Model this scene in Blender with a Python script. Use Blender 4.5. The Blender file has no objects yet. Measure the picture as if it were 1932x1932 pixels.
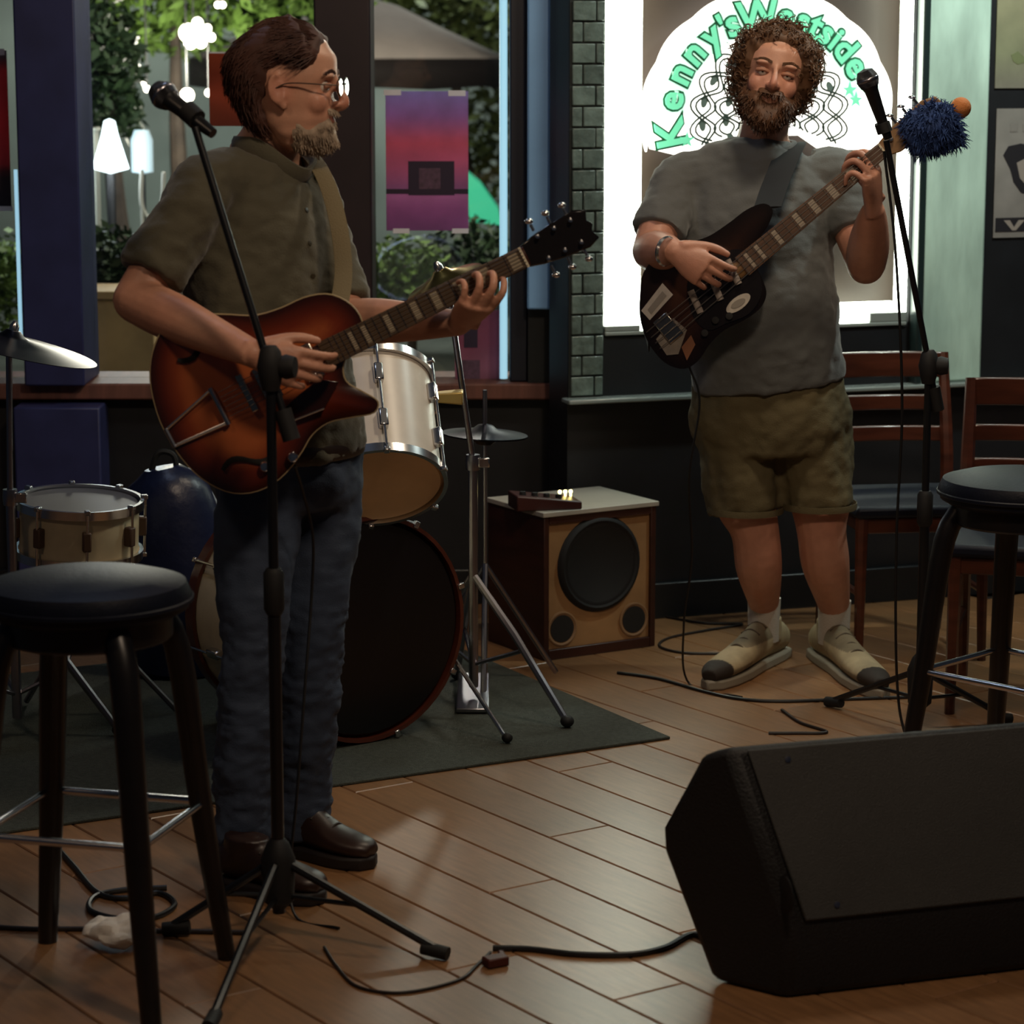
import bpy, bmesh, math, random
import numpy as np
from mathutils import Vector, Matrix, noise, Quaternion

# ------------------------------------------------------------------ camera, world, lights, exposure
scene = bpy.context.scene
C = scene.collection
FPX, CAMH = 5000.0, 1.70
PITCH = math.atan((966 - 100) / FPX)
cam_d = bpy.data.cameras.new('camera')
cam_d.sensor_width = 36.0
cam_d.lens = FPX / 1932.0 * 36.0
cam_d.clip_end = 200
cam_d.dof.use_dof = True
cam_d.dof.focus_distance = 6.3
cam_d.dof.aperture_fstop = 5.0
cam = bpy.data.objects.new('camera', cam_d)
cam.location = (0, 0, CAMH)
cam.rotation_euler = (math.pi / 2 - PITCH, 0, 0)
C.objects.link(cam)
scene.camera = cam

world = bpy.data.worlds.new('world')
scene.world = world
world.use_nodes = True
world.node_tree.nodes['Background'].inputs[0].default_value = (0.20, 0.25, 0.34, 1)
world.node_tree.nodes['Background'].inputs[1].default_value = 0.05
vs = scene.view_settings
vs.view_transform = 'Standard'
vs.look = 'None'
vs.gamma = 1.0
vs.use_curve_mapping = False
vs.exposure = 0.0


def area_light(name, loc, target, size, power, color, size_y=None):
    d = bpy.data.lights.new(name, 'AREA')
    d.energy = power
    d.color = color
    d.size = size
    if size_y:
        d.shape = 'RECTANGLE'
        d.size_y = size_y
    o = bpy.data.objects.new(name, d)
    o.location = loc
    o.rotation_euler = (Vector(target) - Vector(loc)).to_track_quat('-Z', 'Y').to_euler()
    C.objects.link(o)
    return o


# warm ceiling lamps of the bar room (above and behind the photographer), a dim cool one at the left
area_light('ceiling_lamp_light', (0.7, 3.2, 3.3), (0.5, 6.6, 0.9), 0.35, 33, (1.0, 0.77, 0.56))
area_light('ceiling_lamp_light', (-1.9, 3.4, 3.2), (-0.5, 5.6, 1.0), 0.35, 6, (1.0, 0.70, 0.46))
area_light('ceiling_lamp_light', (0.9, 6.1, 3.1), (0.7, 6.9, 0.9), 0.3, 19, (1.0, 0.82, 0.60))
area_light('ceiling_lamp_light', (-0.9, 6.3, 3.1), (-0.6, 6.0, 0.9), 0.3, 4, (0.60, 0.72, 1.0))
area_light('pillar_fill_light', (1.75, 7.3, 2.75), (1.45, 8.2, 1.35), 0.12, 24, (0.86, 1.0, 0.92))  # added fill on the green pillar and wall posters, source unseen


# ------------------------------------------------------------------ layout helpers (photo -> world)
def ray(px, py):
    a = (px - 966) / FPX
    b = (966 - py) / FPX
    return Vector((a, math.cos(PITCH) + b * math.sin(PITCH), -math.sin(PITCH) + b * math.cos(PITCH)))


def P(px, py, Y):
    r = ray(px, py)
    return Vector((0, 0, CAMH)) + r * (Y / r.y)


def G(px, py, z=0.0):
    r = ray(px, py)
    return Vector((0, 0, CAMH)) + r * ((CAMH - z) / -r.z)


def srgb(h):
    if isinstance(h, str):
        h = h.lstrip('#')
        v = [int(h[i:i + 2], 16) / 255 for i in (0, 2, 4)]
    else:
        v = h
    return tuple((c / 12.92 if c <= 0.04045 else ((c + 0.055) / 1.055) ** 2.4) for c in v)


# ------------------------------------------------------------------ materials
MATS = {}


def mat(name, col, rough=0.5, metal=0.0, noise_amt=0.0, noise_scale=8.0, bump=0.0, bump_scale=60.0, emit=0.0,
        emit_col=None, col2=None, stretch=(1, 1, 1), attr=None, sheen=0.0, objrand=0.0, coat=0.0, spec=0.5):
    if name in MATS:
        return MATS[name]
    m = bpy.data.materials.new(name)
    m.use_nodes = True
    nt = m.node_tree
    N, Lk = nt.nodes, nt.links
    b = N['Principled BSDF']
    c = srgb(col) + (1,)
    b.inputs['Base Color'].default_value = c
    b.inputs['Roughness'].default_value = rough
    b.inputs['Metallic'].default_value = metal
    b.inputs['Specular IOR Level'].default_value = spec
    if coat:
        b.inputs['Coat Weight'].default_value = coat
        b.inputs['Coat Roughness'].default_value = 0.08
    if sheen:
        b.inputs['Sheen Weight'].default_value = sheen
    src = None
    tc = N.new('ShaderNodeTexCoord')
    mp = N.new('ShaderNodeMapping')
    mp.inputs['Scale'].default_value = stretch
    Lk.new(tc.outputs['Object'], mp.inputs['Vector'])
    if attr:
        a = N.new('ShaderNodeAttribute')
        a.attribute_name = attr
        src = a.outputs['Color']
    if noise_amt > 0 or col2:
        nz = N.new('ShaderNodeTexNoise')
        nz.inputs['Scale'].default_value = noise_scale
        nz.inputs['Detail'].default_value = 6
        Lk.new(mp.outputs[0], nz.inputs['Vector'])
        rp = N.new('ShaderNodeValToRGB')
        rp.color_ramp.elements[0].position = 0.30
        rp.color_ramp.elements[1].position = 0.70
        Lk.new(nz.outputs['Fac'], rp.inputs[0])
        if col2:
            rp.color_ramp.elements[0].color = c
            rp.color_ramp.elements[1].color = srgb(col2) + (1,)
            src = rp.outputs[0]
        else:
            lo, hi = max(0, 1 - noise_amt), 1 + noise_amt
            rp.color_ramp.elements[0].color = (lo, lo, lo, 1)
            rp.color_ramp.elements[1].color = (hi, hi, hi, 1)
            mx = N.new('ShaderNodeMix')
            mx.data_type = 'RGBA'
            mx.blend_type = 'MULTIPLY'
            mx.inputs[0].default_value = 1
            if src is None:
                mx.inputs[6].default_value = c
            else:
                Lk.new(src, mx.inputs[6])
            Lk.new(rp.outputs[0], mx.inputs[7])
            src = mx.outputs[2]
    if objrand:
        oi = N.new('ShaderNodeObjectInfo')
        mr = N.new('ShaderNodeMapRange')
        mr.inputs['To Min'].default_value = 1 - objrand
        mr.inputs['To Max'].default_value = 1 + objrand
        Lk.new(oi.outputs['Random'], mr.inputs['Value'])
        mx = N.new('ShaderNodeMix')
        mx.data_type = 'RGBA'
        mx.blend_type = 'MULTIPLY'
        mx.inputs[0].default_value = 1
        if src is None:
            mx.inputs[6].default_value = c
        else:
            Lk.new(src, mx.inputs[6])
        Lk.new(mr.outputs[0], mx.inputs[7])
        src = mx.outputs[2]
    if src is not None:
        Lk.new(src, b.inputs['Base Color'])
    if bump > 0:
        nb = N.new('ShaderNodeTexNoise')
        nb.inputs['Scale'].default_value = bump_scale
        nb.inputs['Detail'].default_value = 4
        Lk.new(mp.outputs[0], nb.inputs['Vector'])
        bp = N.new('ShaderNodeBump')
        bp.inputs['Strength'].default_value = bump
        bp.inputs['Distance'].default_value = 0.01
        Lk.new(nb.outputs['Fac'], bp.inputs['Height'])
        Lk.new(bp.outputs[0], b.inputs['Normal'])
    if emit > 0:
        b.inputs['Emission Strength'].default_value = emit
        if emit_col is None and src is not None:
            Lk.new(src, b.inputs['Emission Color'])
        else:
            b.inputs['Emission Color'].default_value = srgb(emit_col or col) + (1,)
    MATS[name] = m
    return m


# ------------------------------------------------------------------ objects
OFF = {}


def tag(o, label, cat, group=None):
    o['label'] = label
    o['category'] = cat
    if group:
        o['group'] = group
    return o


def thing(name, label, cat, loc, group=None):
    o = bpy.data.objects.new(name, None)
    o.empty_display_size = 0.05
    C.objects.link(o)
    o.location = loc
    OFF[o.name] = Vector(loc)
    return tag(o, label, cat, group)


def frame_from(z, x=None):
    """3x3 with given z axis (and approximate x)"""
    z = Vector(z).normalized()
    x = Vector(x) if x is not None else (Vector((1, 0, 0)) if abs(z.x) < 0.9 else Vector((0, 1, 0)))
    x = (x - z * x.dot(z)).normalized()
    y = z.cross(x)
    return Matrix((x, y, z)).transposed()


def catmull(pts, n):
    pts = [np.array(p, float) for p in pts]
    if len(pts) == 2:
        return [pts[0] + (pts[1] - pts[0]) * t for t in np.linspace(0, 1, n + 1)]
    out = []
    ext = [2 * pts[0] - pts[1]] + pts + [2 * pts[-1] - pts[-2]]
    k = len(pts) - 1
    for i in range(n + 1):
        s = i / n * k
        j = min(int(s), k - 1)
        t = s - j
        p0, p1, p2, p3 = ext[j:j + 4]
        out.append(0.5 * (2 * p1 + (p2 - p0) * t + (2 * p0 - 5 * p1 + 4 * p2 - p3) * t * t
                          + (3 * p1 - p0 - 3 * p2 + p3) * t ** 3))
    return out


class MB:
    def __init__(s):
        s.v, s.f, s.c = [], [], {}

    def add(s, vs, fs):
        b = len(s.v)
        s.v += [Vector(v) for v in vs]
        s.f += [tuple(b + i for i in f) for f in fs]
        return s

    def box(s, c, size, R=None):
        c = Vector(c)
        hx, hy, hz = size[0] / 2, size[1] / 2, size[2] / 2
        vs = [Vector((x, y, z)) for x in (-hx, hx) for y in (-hy, hy) for z in (-hz, hz)]
        if R is not None:
            vs = [R @ v for v in vs]
        return s.add([c + v for v in vs], [(0, 1, 3, 2), (4, 6, 7, 5), (0, 4, 5, 1), (2, 3, 7, 6), (0, 2, 6, 4), (1, 5, 7, 3)])

    def box2(s, a, b):
        a, b = Vector(a), Vector(b)
        return s.box((a + b) / 2, [abs(b[i] - a[i]) for i in range(3)])

    def prism(s, poly, org, U, V, N, t0, t1):
        """polygon in (u,v) extruded along N from t0 to t1"""
        org, U, V, N = Vector(org), Vector(U), Vector(V), Vector(N)
        n = len(poly)
        a = [org + U * p[0] + V * p[1] + N * t0 for p in poly]
        b = [org + U * p[0] + V * p[1] + N * t1 for p in poly]
        return s.add(a + b, [tuple(range(n - 1, -1, -1)), tuple(range(n, 2 * n))] +
                     [(i, (i + 1) % n, n + (i + 1) % n, n + i) for i in range(n)])

    def tube(s, pts, r, seg=10, n=None, side=None, cap=True):
        """r: number, or list of numbers / (ra, rb); ra lies along 'side'"""
        rs = r if isinstance(r, (list, tuple)) else [r] * len(pts)
        rs = [q if isinstance(q, (list, tuple)) else (q, q) for q in rs]
        if n:
            pts = catmull(pts, n)
            rs = catmull([list(q) for q in rs], n)
        pts = [Vector(p) for p in pts]
        m = len(pts)
        tang = []
        for i in range(m):
            t = pts[min(i + 1, m - 1)] - pts[max(i - 1, 0)]
            tang.append(t.normalized() if t.length > 1e-9 else Vector((0, 0, 1)))
        ref = Vector(side) if side is not None else (Vector((1, 0, 0)) if abs(tang[0].x) < 0.8 else Vector((0, 1, 0)))
        b0 = len(s.v)
        for i in range(m):
            t = tang[i]
            if side is None and i > 0:
                ref = a
            a = ref - t * ref.dot(t)
            if a.length < 1e-6:
                a = t.orthogonal()
            a.normalize()
            b = t.cross(a)
            for k in range(seg):
                w = 2 * math.pi * k / seg
                s.v.append(pts[i] + a * (math.cos(w) * rs[i][0]) + b * (math.sin(w) * rs[i][1]))
        for i in range(m - 1):
            for k in range(seg):
                k2 = (k + 1) % seg
                s.f.append((b0 + i * seg + k, b0 + i * seg + k2, b0 + (i + 1) * seg + k2, b0 + (i + 1) * seg + k))
        if cap:
            s.f.append(tuple(b0 + k for k in range(seg - 1, -1, -1)))
            s.f.append(tuple(b0 + (m - 1) * seg + k for k in range(seg)))
        return s

    def ball(s, c, r, R=None, seg=16, rings=10):
        r = r if isinstance(r, (list, tuple)) else (r, r, r)
        c = Vector(c)
        vs, fs = [], []
        for i in range(1, rings):
            th = math.pi * i / rings
            for k in range(seg):
                w = 2 * math.pi * k / seg
                vs.append(Vector((r[0] * math.sin(th) * math.cos(w), r[1] * math.sin(th) * math.sin(w), r[2] * math.cos(th))))
        vs += [Vector((0, 0, r[2])), Vector((0, 0, -r[2]))]
        if R is not None:
            vs = [R @ v for v in vs]
        for i in range(rings - 2):
            for k in range(seg):
                k2 = (k + 1) % seg
                fs.append((i * seg + k, (i + 1) * seg + k, (i + 1) * seg + k2, i * seg + k2))
        t, bt = len(vs) - 2, len(vs) - 1
        for k in range(seg):
            k2 = (k + 1) % seg
            fs.append((t, k, k2))
            fs.append((bt, (rings - 2) * seg + k2, (rings - 2) * seg + k))
        return s.add([c + v for v in vs], fs)

    def lathe(s, prof, c, axis=(0, 0, 1), seg=32, close=False, arc=None):
        """profile [(radius, height)] around axis"""
        c = Vector(c)
        R = frame_from(axis)
        b0 = len(s.v)
        m = len(prof)
        for (r, h) in prof:
            for k in range(seg):
                w = 2 * math.pi * k / seg
                s.v.append(c + R @ Vector((r * math.cos(w), r * math.sin(w), h)))
        lim = m if close else m - 1
        for i in range(lim):
            j = (i + 1) % m
            for k in range(seg):
                k2 = (k + 1) % seg
                s.f.append((b0 + i * seg + k, b0 + i * seg + k2, b0 + j * seg + k2, b0 + j * seg + k))
        if not close:
            if prof[0][0] > 1e-5:
                s.f.append(tuple(b0 + k for k in range(seg - 1, -1, -1)))
            if prof[-1][0] > 1e-5:
                s.f.append(tuple(b0 + (m - 1) * seg + k for k in range(seg)))
        return s

    def mesh(s, name, off=Vector((0, 0, 0))):
        me = bpy.data.meshes.new(name)
        me.from_pydata([tuple(v - off) for v in s.v], [], s.f)
        bm = bmesh.new()
        bm.from_mesh(me)
        bmesh.ops.remove_doubles(bm, verts=bm.verts, dist=1e-6)
        bmesh.ops.recalc_face_normals(bm, faces=bm.faces)
        bm.to_mesh(me)
        bm.free()
        return me

    def build(s, name, m, parent=None, smooth=40, bevel=0.0, kind=None):
        off = OFF.get(parent.name, Vector((0, 0, 0))) if parent else Vector((0, 0, 0))
        me = s.mesh(name, off)
        return finish(name, me, m, parent, off, smooth, bevel, kind)


def finish(name, me, m, parent=None, off=Vector((0, 0, 0)), smooth=40, bevel=0.0, kind=None):
    if m is not None:
        me.materials.append(m)
    o = bpy.data.objects.new(name, me)
    C.objects.link(o)
    if smooth is not None and len(me.polygons):
        me.polygons.foreach_set('use_smooth', [True] * len(me.polygons))
        me.set_sharp_from_angle(angle=math.radians(smooth))
    if parent:
        o.parent = parent
    OFF[o.name] = off
    if bevel:
        md = o.modifiers.new('bevel', 'BEVEL')
        md.width = bevel
        md.segments = 2
        md.limit_method = 'ANGLE'
        md.angle_limit = math.radians(35)
    if kind:
        o['kind'] = kind
    return o


def struct(name, mb, m, parent=None, smooth=30, bevel=0.0):
    return mb.build(name, m, parent, smooth, bevel, None if parent else 'structure')


def one(name, mb, m, label, cat, group=None, base=None, smooth=40, bevel=0.0):
    """a thing that is one mesh, its origin at its base"""
    off = Vector(base) if base is not None else Vector((0, 0, 0))
    me = mb.mesh(name, off)
    o = finish(name, me, m, None, off, smooth, bevel)
    o.location = off
    return tag(o, label, cat, group)


def setcol(o, fn, name='Col'):
    """per-vertex colour from a function of the (local) vertex position; fn returns linear rgb"""
    me = o.data
    at = me.color_attributes.new(name, 'FLOAT_COLOR', 'POINT')
    buf = []
    for v in me.vertices:
        c = fn(v.co)
        buf += [c[0], c[1], c[2], 1.0]
    at.data.foreach_set('color', buf)


def remeshed(mb, name, voxel, smooth=4, off=Vector((0, 0, 0)), factor=0.5):
    """union of the closed shapes in mb as one continuous surface"""
    me = mb.mesh(name, off)
    o = bpy.data.objects.new(name, me)
    C.objects.link(o)
    r = o.modifiers.new('r', 'REMESH')
    r.mode = 'VOXEL'
    r.voxel_size = voxel
    if smooth:
        sm = o.modifiers.new('s', 'SMOOTH')
        sm.iterations = smooth
        sm.factor = factor
    dg = bpy.context.evaluated_depsgraph_get()
    dg.update()
    out = bpy.data.meshes.new_from_object(o.evaluated_get(dg))
    bpy.data.objects.remove(o)
    bpy.data.meshes.remove(me)
    out.name = name
    return out


def displace(me, fn):
    """move each vertex along its normal by fn(co, normal)"""
    ns = [v.normal.copy() for v in me.vertices]
    for v, n in zip(me.vertices, ns):
        v.co += n * fn(v.co, n)


RNG = random.Random(7)
# ================================================================== THE SETTING
M_wood_dark = mat('dark_stained_wood', '#2a1a12', 0.35, noise_amt=0.35, noise_scale=6, stretch=(1, 1, 8), coat=0.2)
M_wall_dark = mat('black_green_paint', '#12181a', 0.45, noise_amt=0.3, noise_scale=10)
M_wall_low = mat('dark_wainscot_paint', '#15161a', 0.5, noise_amt=0.25, noise_scale=9)
M_frame = mat('window_frame_paint', '#1c1a22', 0.45, noise_amt=0.2, noise_scale=5)
M_grout = mat('dark_floor_joint', '#1b130e', 0.7, noise_amt=0.2)

# floor: slab + planks laid on the diagonal
b = MB()
b.box2((-3.2, -1.0, -0.12), (3.2, 8.75, -0.008))
floor = struct('floor', b, M_grout)

M_plank = mat('plank_finish', '#87613f', 0.36, noise_amt=0.20, noise_scale=4.0, stretch=(2.2, 18, 2), objrand=0.16,
              bump=0.05, bump_scale=30, spec=1.0)
PL, PW = 1.22, 0.164
pang = math.radians(-55.5)
pu = Vector((math.cos(pang), math.sin(pang), 0))
pv = Vector((-math.sin(pang), math.cos(pang), 0))
pm = MB()
hl, hw, bv = PL / 2 - 0.0016, PW / 2 - 0.0016, 0.0025
pm.add([(-hl, -hw, -0.008), (hl, -hw, -0.008), (hl, hw, -0.008), (-hl, hw, -0.008),
        (-hl, -hw, -bv), (hl, -hw, -bv), (hl, hw, -bv), (-hl, hw, -bv),
        (-hl + bv, -hw + bv, 0), (hl - bv, -hw + bv, 0), (hl - bv, hw - bv, 0), (-hl + bv, hw - bv, 0)],
       [(0, 1, 5, 4), (1, 2, 6, 5), (2, 3, 7, 6), (3, 0, 4, 7), (4, 5, 9, 8), (5, 6, 10, 9), (6, 7, 11, 10), (7, 4, 8, 11),
        (8, 9, 10, 11)])
plank_me = pm.mesh('plank')
plank_me.materials.append(M_plank)
J = G(1299, 1852)                      # an end joint seen in the photo
row0 = 2.923 - PW / 2 + 0.0            # row offsets measured from the joints in the photo
nv = Vector((math.sin(-pang), math.cos(pang), 0))
npl = 0
for i in range(-40, 60):
    vv = row0 + i * PW
    stag = (i * 0.37 % 1.0) * PL + (J.dot(pu) if i == 0 else RNG.random() * 0.2)
    for j in range(-14, 15):
        uu = stag + j * PL + PL / 2
        p = pu * uu + pv * vv
        inview = 2.6 < p.y < 8.45 and abs(p.x) < 2.5
        if not inview or npl >= 300:
            continue
        o = bpy.data.objects.new('plank', plank_me)
        C.objects.link(o)
        o.parent = floor
        o.location = p
        o.rotation_euler = (0, 0, pang)
        npl += 1

# ---- window wall: low wall, sill, posts, panes
YW = 8.25                               # plane of the big window
SILL = 0.70
b = MB()
b.box2((-2.9, YW - 0.10, 0.0), (0.20, YW + 0.16, SILL - 0.05))
wall_window = struct('wall_window', b, M_wall_low)
b = MB()
b.box2((-2.9, YW - 0.17, SILL - 0.05), (0.19, YW + 0.16, SILL))
sill1 = struct('trim_1', b, mat('reddish_sill_wood', '#6e453a', 0.6, noise_amt=0.25, noise_scale=6, stretch=(8, 1, 1)), bevel=0.006)


def post(name, x0, x1, y0, y1, z0, z1, m, bev=0.006):
    q = MB()
    q.box2((x0, y0, z0), (x1, y1, z1))
    return struct(name, q, m, bevel=bev)


xa, xb = P(42, 300, 8.1).x, P(156, 300, 8.1).x
M_col = mat('blue_black_column_paint', '#30345e', 0.42, noise_amt=0.2)
post('trim_2', xa, xb, 8.02, 8.32, SILL, 2.6, M_col)
post('trim_3', xa - 0.03, xb + 0.05, 7.98, 8.15, 0.0, SILL - 0.06, M_col)      # its thicker foot
xa2, xb2 = P(598, 300, 8.15).x, P(703, 300, 8.15).x
post('trim_4', xa2, xb2, 8.08, 8.32, SILL, 2.6, mat('brown_black_mullion_paint', '#2a1d20', 0.42, noise_amt=0.2))
# slim frame posts at the pane edges
xr = P(950, 300, 8.2).x
post('trim_5', xr + 0.018, xr + 0.075, 8.12, 8.32, SILL, 2.6, mat('dark_blue_frame_paint', '#161a26', 0.4))
# blue-lit return panel beside the window
xp0, xp1 = P(995, 300, 8.05).x, P(1054, 300, 8.05).x
M_bluep = mat('pale_blue_panel_paint', '#84b6ea', 0.45, noise_amt=0.12, noise_scale=4)
post('trim_6', xp0, xp1, 8.03, 8.12, P(1020, 583, 8.05).z, 2.6, M_bluep)
post('wall_return', xr + 0.075, xp1 + 0.04, 8.10, 8.30, SILL, 2.6, M_wall_dark, 0.0)
# window panes
glass = bpy.data.materials.new('window_glass')
glass.use_nodes = True
nt = glass.node_tree
nt.nodes.clear()
go = nt.nodes.new('ShaderNodeOutputMaterial')
gm = nt.nodes.new('ShaderNodeMixShader')
gt = nt.nodes.new('ShaderNodeBsdfTransparent')
gg = nt.nodes.new('ShaderNodeBsdfGlossy')
gg.inputs['Roughness'].default_value = 0.02
gl = nt.nodes.new('ShaderNodeFresnel')
gl.inputs['IOR'].default_value = 1.45
gt.inputs[0].default_value = (0.93, 0.95, 0.95, 1)
nt.links.new(gl.outputs[0], gm.inputs[0])
nt.links.new(gt.outputs[0], gm.inputs[1])
nt.links.new(gg.outputs[0], gm.inputs[2])
nt.links.new(gm.outputs[0], go.inputs[0])
for k, (x0, x1) in enumerate([(-2.9, xa + 0.005), (xb - 0.005, xa2 + 0.005), (xb2 - 0.005, xr + 0.02)]):
    q = MB()
    q.box2((x0, 8.245, SILL), (x1, 8.251, 2.6))
    struct('window_%d' % (k + 1), q, glass)

# ---- right-hand wall: turns away to the right by about 20 degrees
W0 = Vector((0.165, 7.83, 0))
wu = Vector((math.cos(math.radians(19)), math.sin(math.radians(19)), 0))
wn = Vector((wu.y, -wu.x, 0))           # towards the room
UP = Vector((0, 0, 1))


def wallpt(px, py, out=0.0):
    """photo pixel -> (u, z) on the right-hand wall plane (moved 'out' into the room)"""
    r = ray(px, py)
    o = Vector((0, 0, CAMH))
    w = W0 + wn * out
    t = (w - o).dot(wn) / r.dot(wn)
    q = o + r * t
    return (q - w).dot(wu), q.z


def wbox(q, u0, u1, z0, z1, t0, t1):
    return q.prism([(u0, z0), (u1, z0), (u1, z1), (u0, z1)], W0, wu, UP, wn, t0, t1)


uS0, zS0 = wallpt(1140, 634)            # lower left corner of the light frame
uS1, _ = wallpt(1714, 400)
_, zS1 = wallpt(1650, 624)
uE = 2.6
b = MB()
wbox(b, 0.0, uE, 0.0, 0.66, -0.16, 0.0)
wbox(b, uS1 + 0.01, uE, 0.66, 2.6, -0.16, 0.0)
wbox(b, 0.0, uS1 + 0.01, 0.66, zS0 - 0.004, -0.16, 0.0)
wbox(b, -0.0, uS0 - 0.004, zS0 - 0.004, 2.6, -0.16, 0.0)
wall_right = struct('wall_right', b, M_wall_low)
b = MB()
wbox(b, uS0 - 0.004, uS1 + 0.01, zS0 - 0.004, 2.6, -0.16, -0.10)
struct('wall_niche', b, mat('brown_niche_board', '#2a1d13', 0.6, noise_amt=0.2, noise_scale=5))
# ledge (chair rail) and baseboard
b = MB()
wbox(b, -0.02, uE, 0.676, 0.69, 0.0, 0.07)
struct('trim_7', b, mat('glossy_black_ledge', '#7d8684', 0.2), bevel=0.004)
b = MB()
wbox(b, 0.0, uE, 0.0, 0.11, 0.0, 0.02)
struct('baseboard_right', b, mat('dark_baseboard', '#17191c', 0.35), bevel=0.004)
b = MB()
b.box2((-2.9, YW - 0.125, 0.0), (0.19, YW - 0.10, 0.11))
struct('baseboard_window', b, mat('dark_baseboard', '#17191c', 0.35), bevel=0.004)

# dark textured brick pillar left of the light frame: each brick a piece
uA, _ = wallpt(1060, 400)
M_brick = mat('green_black_glossy_brick', '#596661', 0.26, noise_amt=0.30, noise_scale=25, bump=0.5, bump_scale=40, objrand=0.2)
b = MB()
wbox(b, 0.0, uS0 - 0.006, 0.69, 2.6, 0.0, 0.010)
pillar = struct('wall_pillar', b, mat('brick_joint', '#141a19', 0.7))
zc = 0.695
row = 0
while zc < 2.15:
    u0 = 0.004
    step = 0.075 if row % 2 == 0 else 0.035
    while u0 < uS0 - 0.02:
        u1 = min(u0 + step, uS0 - 0.008)
        if u1 - u0 > 0.012:
            q = MB()
            wbox(q, u0 + 0.002, u1 - 0.002, zc, zc + 0.056, 0.010, 0.016 + RNG.random() * 0.007)
            q.build('brick', M_brick, pillar, bevel=0.003)
        u0 = u1
        step = 0.075
    zc += 0.061
    row += 1

# green glossy pillar and the dark wall to its right
uG0, _ = wallpt(1736, 300)
uG1, _ = wallpt(1853, 300)
M_green = mat('glossy_grey_green_panel', '#b4cfc3', 0.25, noise_amt=0.22, noise_scale=3, stretch=(4, 4, 1), bump=0.25, bump_scale=12)
b = MB()
wbox(b, uG0, uG1, 0.69, 2.6, 0.0, 0.035)
struct('trim_8', b, M_green, bevel=0.008)
b = MB()
wbox(b, uS1 + 0.012, uG0, 0.69, 2.6, 0.0, 0.05)
struct('trim_9', b, mat('dark_green_post', '#1f2b2b', 0.3), bevel=0.005)

# light frame of the niche: white glowing bars (left wide, right slim, bottom)
M_tube = mat('white_tube_light', '#f4fbff', 0.5, emit=15.0, emit_col='#f0fae6')
M_tray = mat('grey_lamp_tray', '#8a908c', 0.4)
u1l, _ = wallpt(1209, 400)
u0r, _ = wallpt(1692, 400)
_, zbt = wallpt(1600, 572)
lf = thing('light_frame', 'white glowing light frame around the brown sign niche', 'light', W0 + wu * (uS0 + uS1) / 2 + UP * zS0 - wn * 0.05)
b = MB(); wbox(b, uS0, u1l, zS0 + 0.03, 2.6, -0.030, 0.004); b.build('light_bar', M_tube, lf, bevel=0.004)
b = MB(); wbox(b, u0r, uS1, zS0 + 0.03, 2.6, -0.012, 0.004); b.build('light_bar', M_tube, lf, bevel=0.004)
b = MB(); wbox(b, u1l, u0r, zS0 + 0.012, zbt, -0.03, -0.01); b.build('light_bar', M_tube, lf, bevel=0.004)
b = MB(); wbox(b, uS0, uS1, zS0, zS0 + 0.012, -0.09, 0.008); wbox(b, uS0, u1l, zS0 + 0.012, zS0 + 0.03, -0.09, 0.006)
wbox(b, wallpt(1640, 600)[0], uS1, zS0 + 0.012, zS0 + 0.042, -0.008, 0.006)
b.build('tray', M_tray, lf, bevel=0.003)

# blue strip lights along the window edges
M_bluelight = mat('light_blue_strip', '#9fdcf5', 0.4, emit=0.85, emit_col='#9ccbe0')
q = MB(); q.tube([(xr, 8.13, SILL + 0.01), (xr, 8.13, 2.6)], 0.012, 10)
one('strip_light', q, M_bluelight, 'pale blue strip light standing beside the blue panel', 'light', base=(xr, 8.13, SILL + 0.01))
xl = P(60, 420, 8.06).x
q = MB(); q.tube([(xa - 0.012, 8.05, SILL + 0.12), (xa - 0.012, 8.05, P(60, 320, 8.05).z)], 0.006, 8)
one('strip_light', q, M_bluelight, 'short thin blue strip light on the edge of the dark blue column', 'light', base=(xa - 0.012, 8.05, SILL + 0.12))
# ================================================================== PUB SIGN IN THE NICHE
SO = -0.035                               # the sign hangs inside the niche
su, sz = wallpt(1452, 218, SO)
pxm = 8.06 / FPX
sRx = (wallpt(1686, 218, SO)[0] - wallpt(1222, 218, SO)[0]) / 2
sRz = 228 * pxm
sorg = W0 + wn * SO + wu * su + UP * sz
sign = thing('pub_sign', 'white glowing arched pub sign with green lettering and knotwork in the niche', 'sign', sorg - UP * 0.11)
kx = sRx / sRz


def arc_poly(r0, a0, a1, n=40, r1=None):
    p = [(r0 * kx * math.cos(math.radians(a0 + (a1 - a0) * i / n)), r0 * math.sin(math.radians(a0 + (a1 - a0) * i / n))) for i in range(n + 1)]
    if r1:
        p += [(r1 * kx * math.cos(math.radians(a1 + (a0 - a1) * i / n)), r1 * math.sin(math.radians(a1 + (a0 - a1) * i / n))) for i in range(n + 1)]
    return p


M_signwhite = mat('sign_white_light', '#fffdf8', 0.5, emit=2.6, emit_col='#fffaf0')
M_mint = mat('sign_mint_light', '#cfeedd', 0.5, emit=1.15, emit_col='#b9ecd2')
M_letter = mat('sign_green_letter', '#6cc69f', 0.5, emit=0.75, emit_col='#63c79c')
M_lout = mat('sign_dark_green_outline', '#0c4a2e', 0.5, emit=0.12, emit_col='#0f6038')
M_line = mat('sign_dark_line', '#23362e', 0.6)
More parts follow.
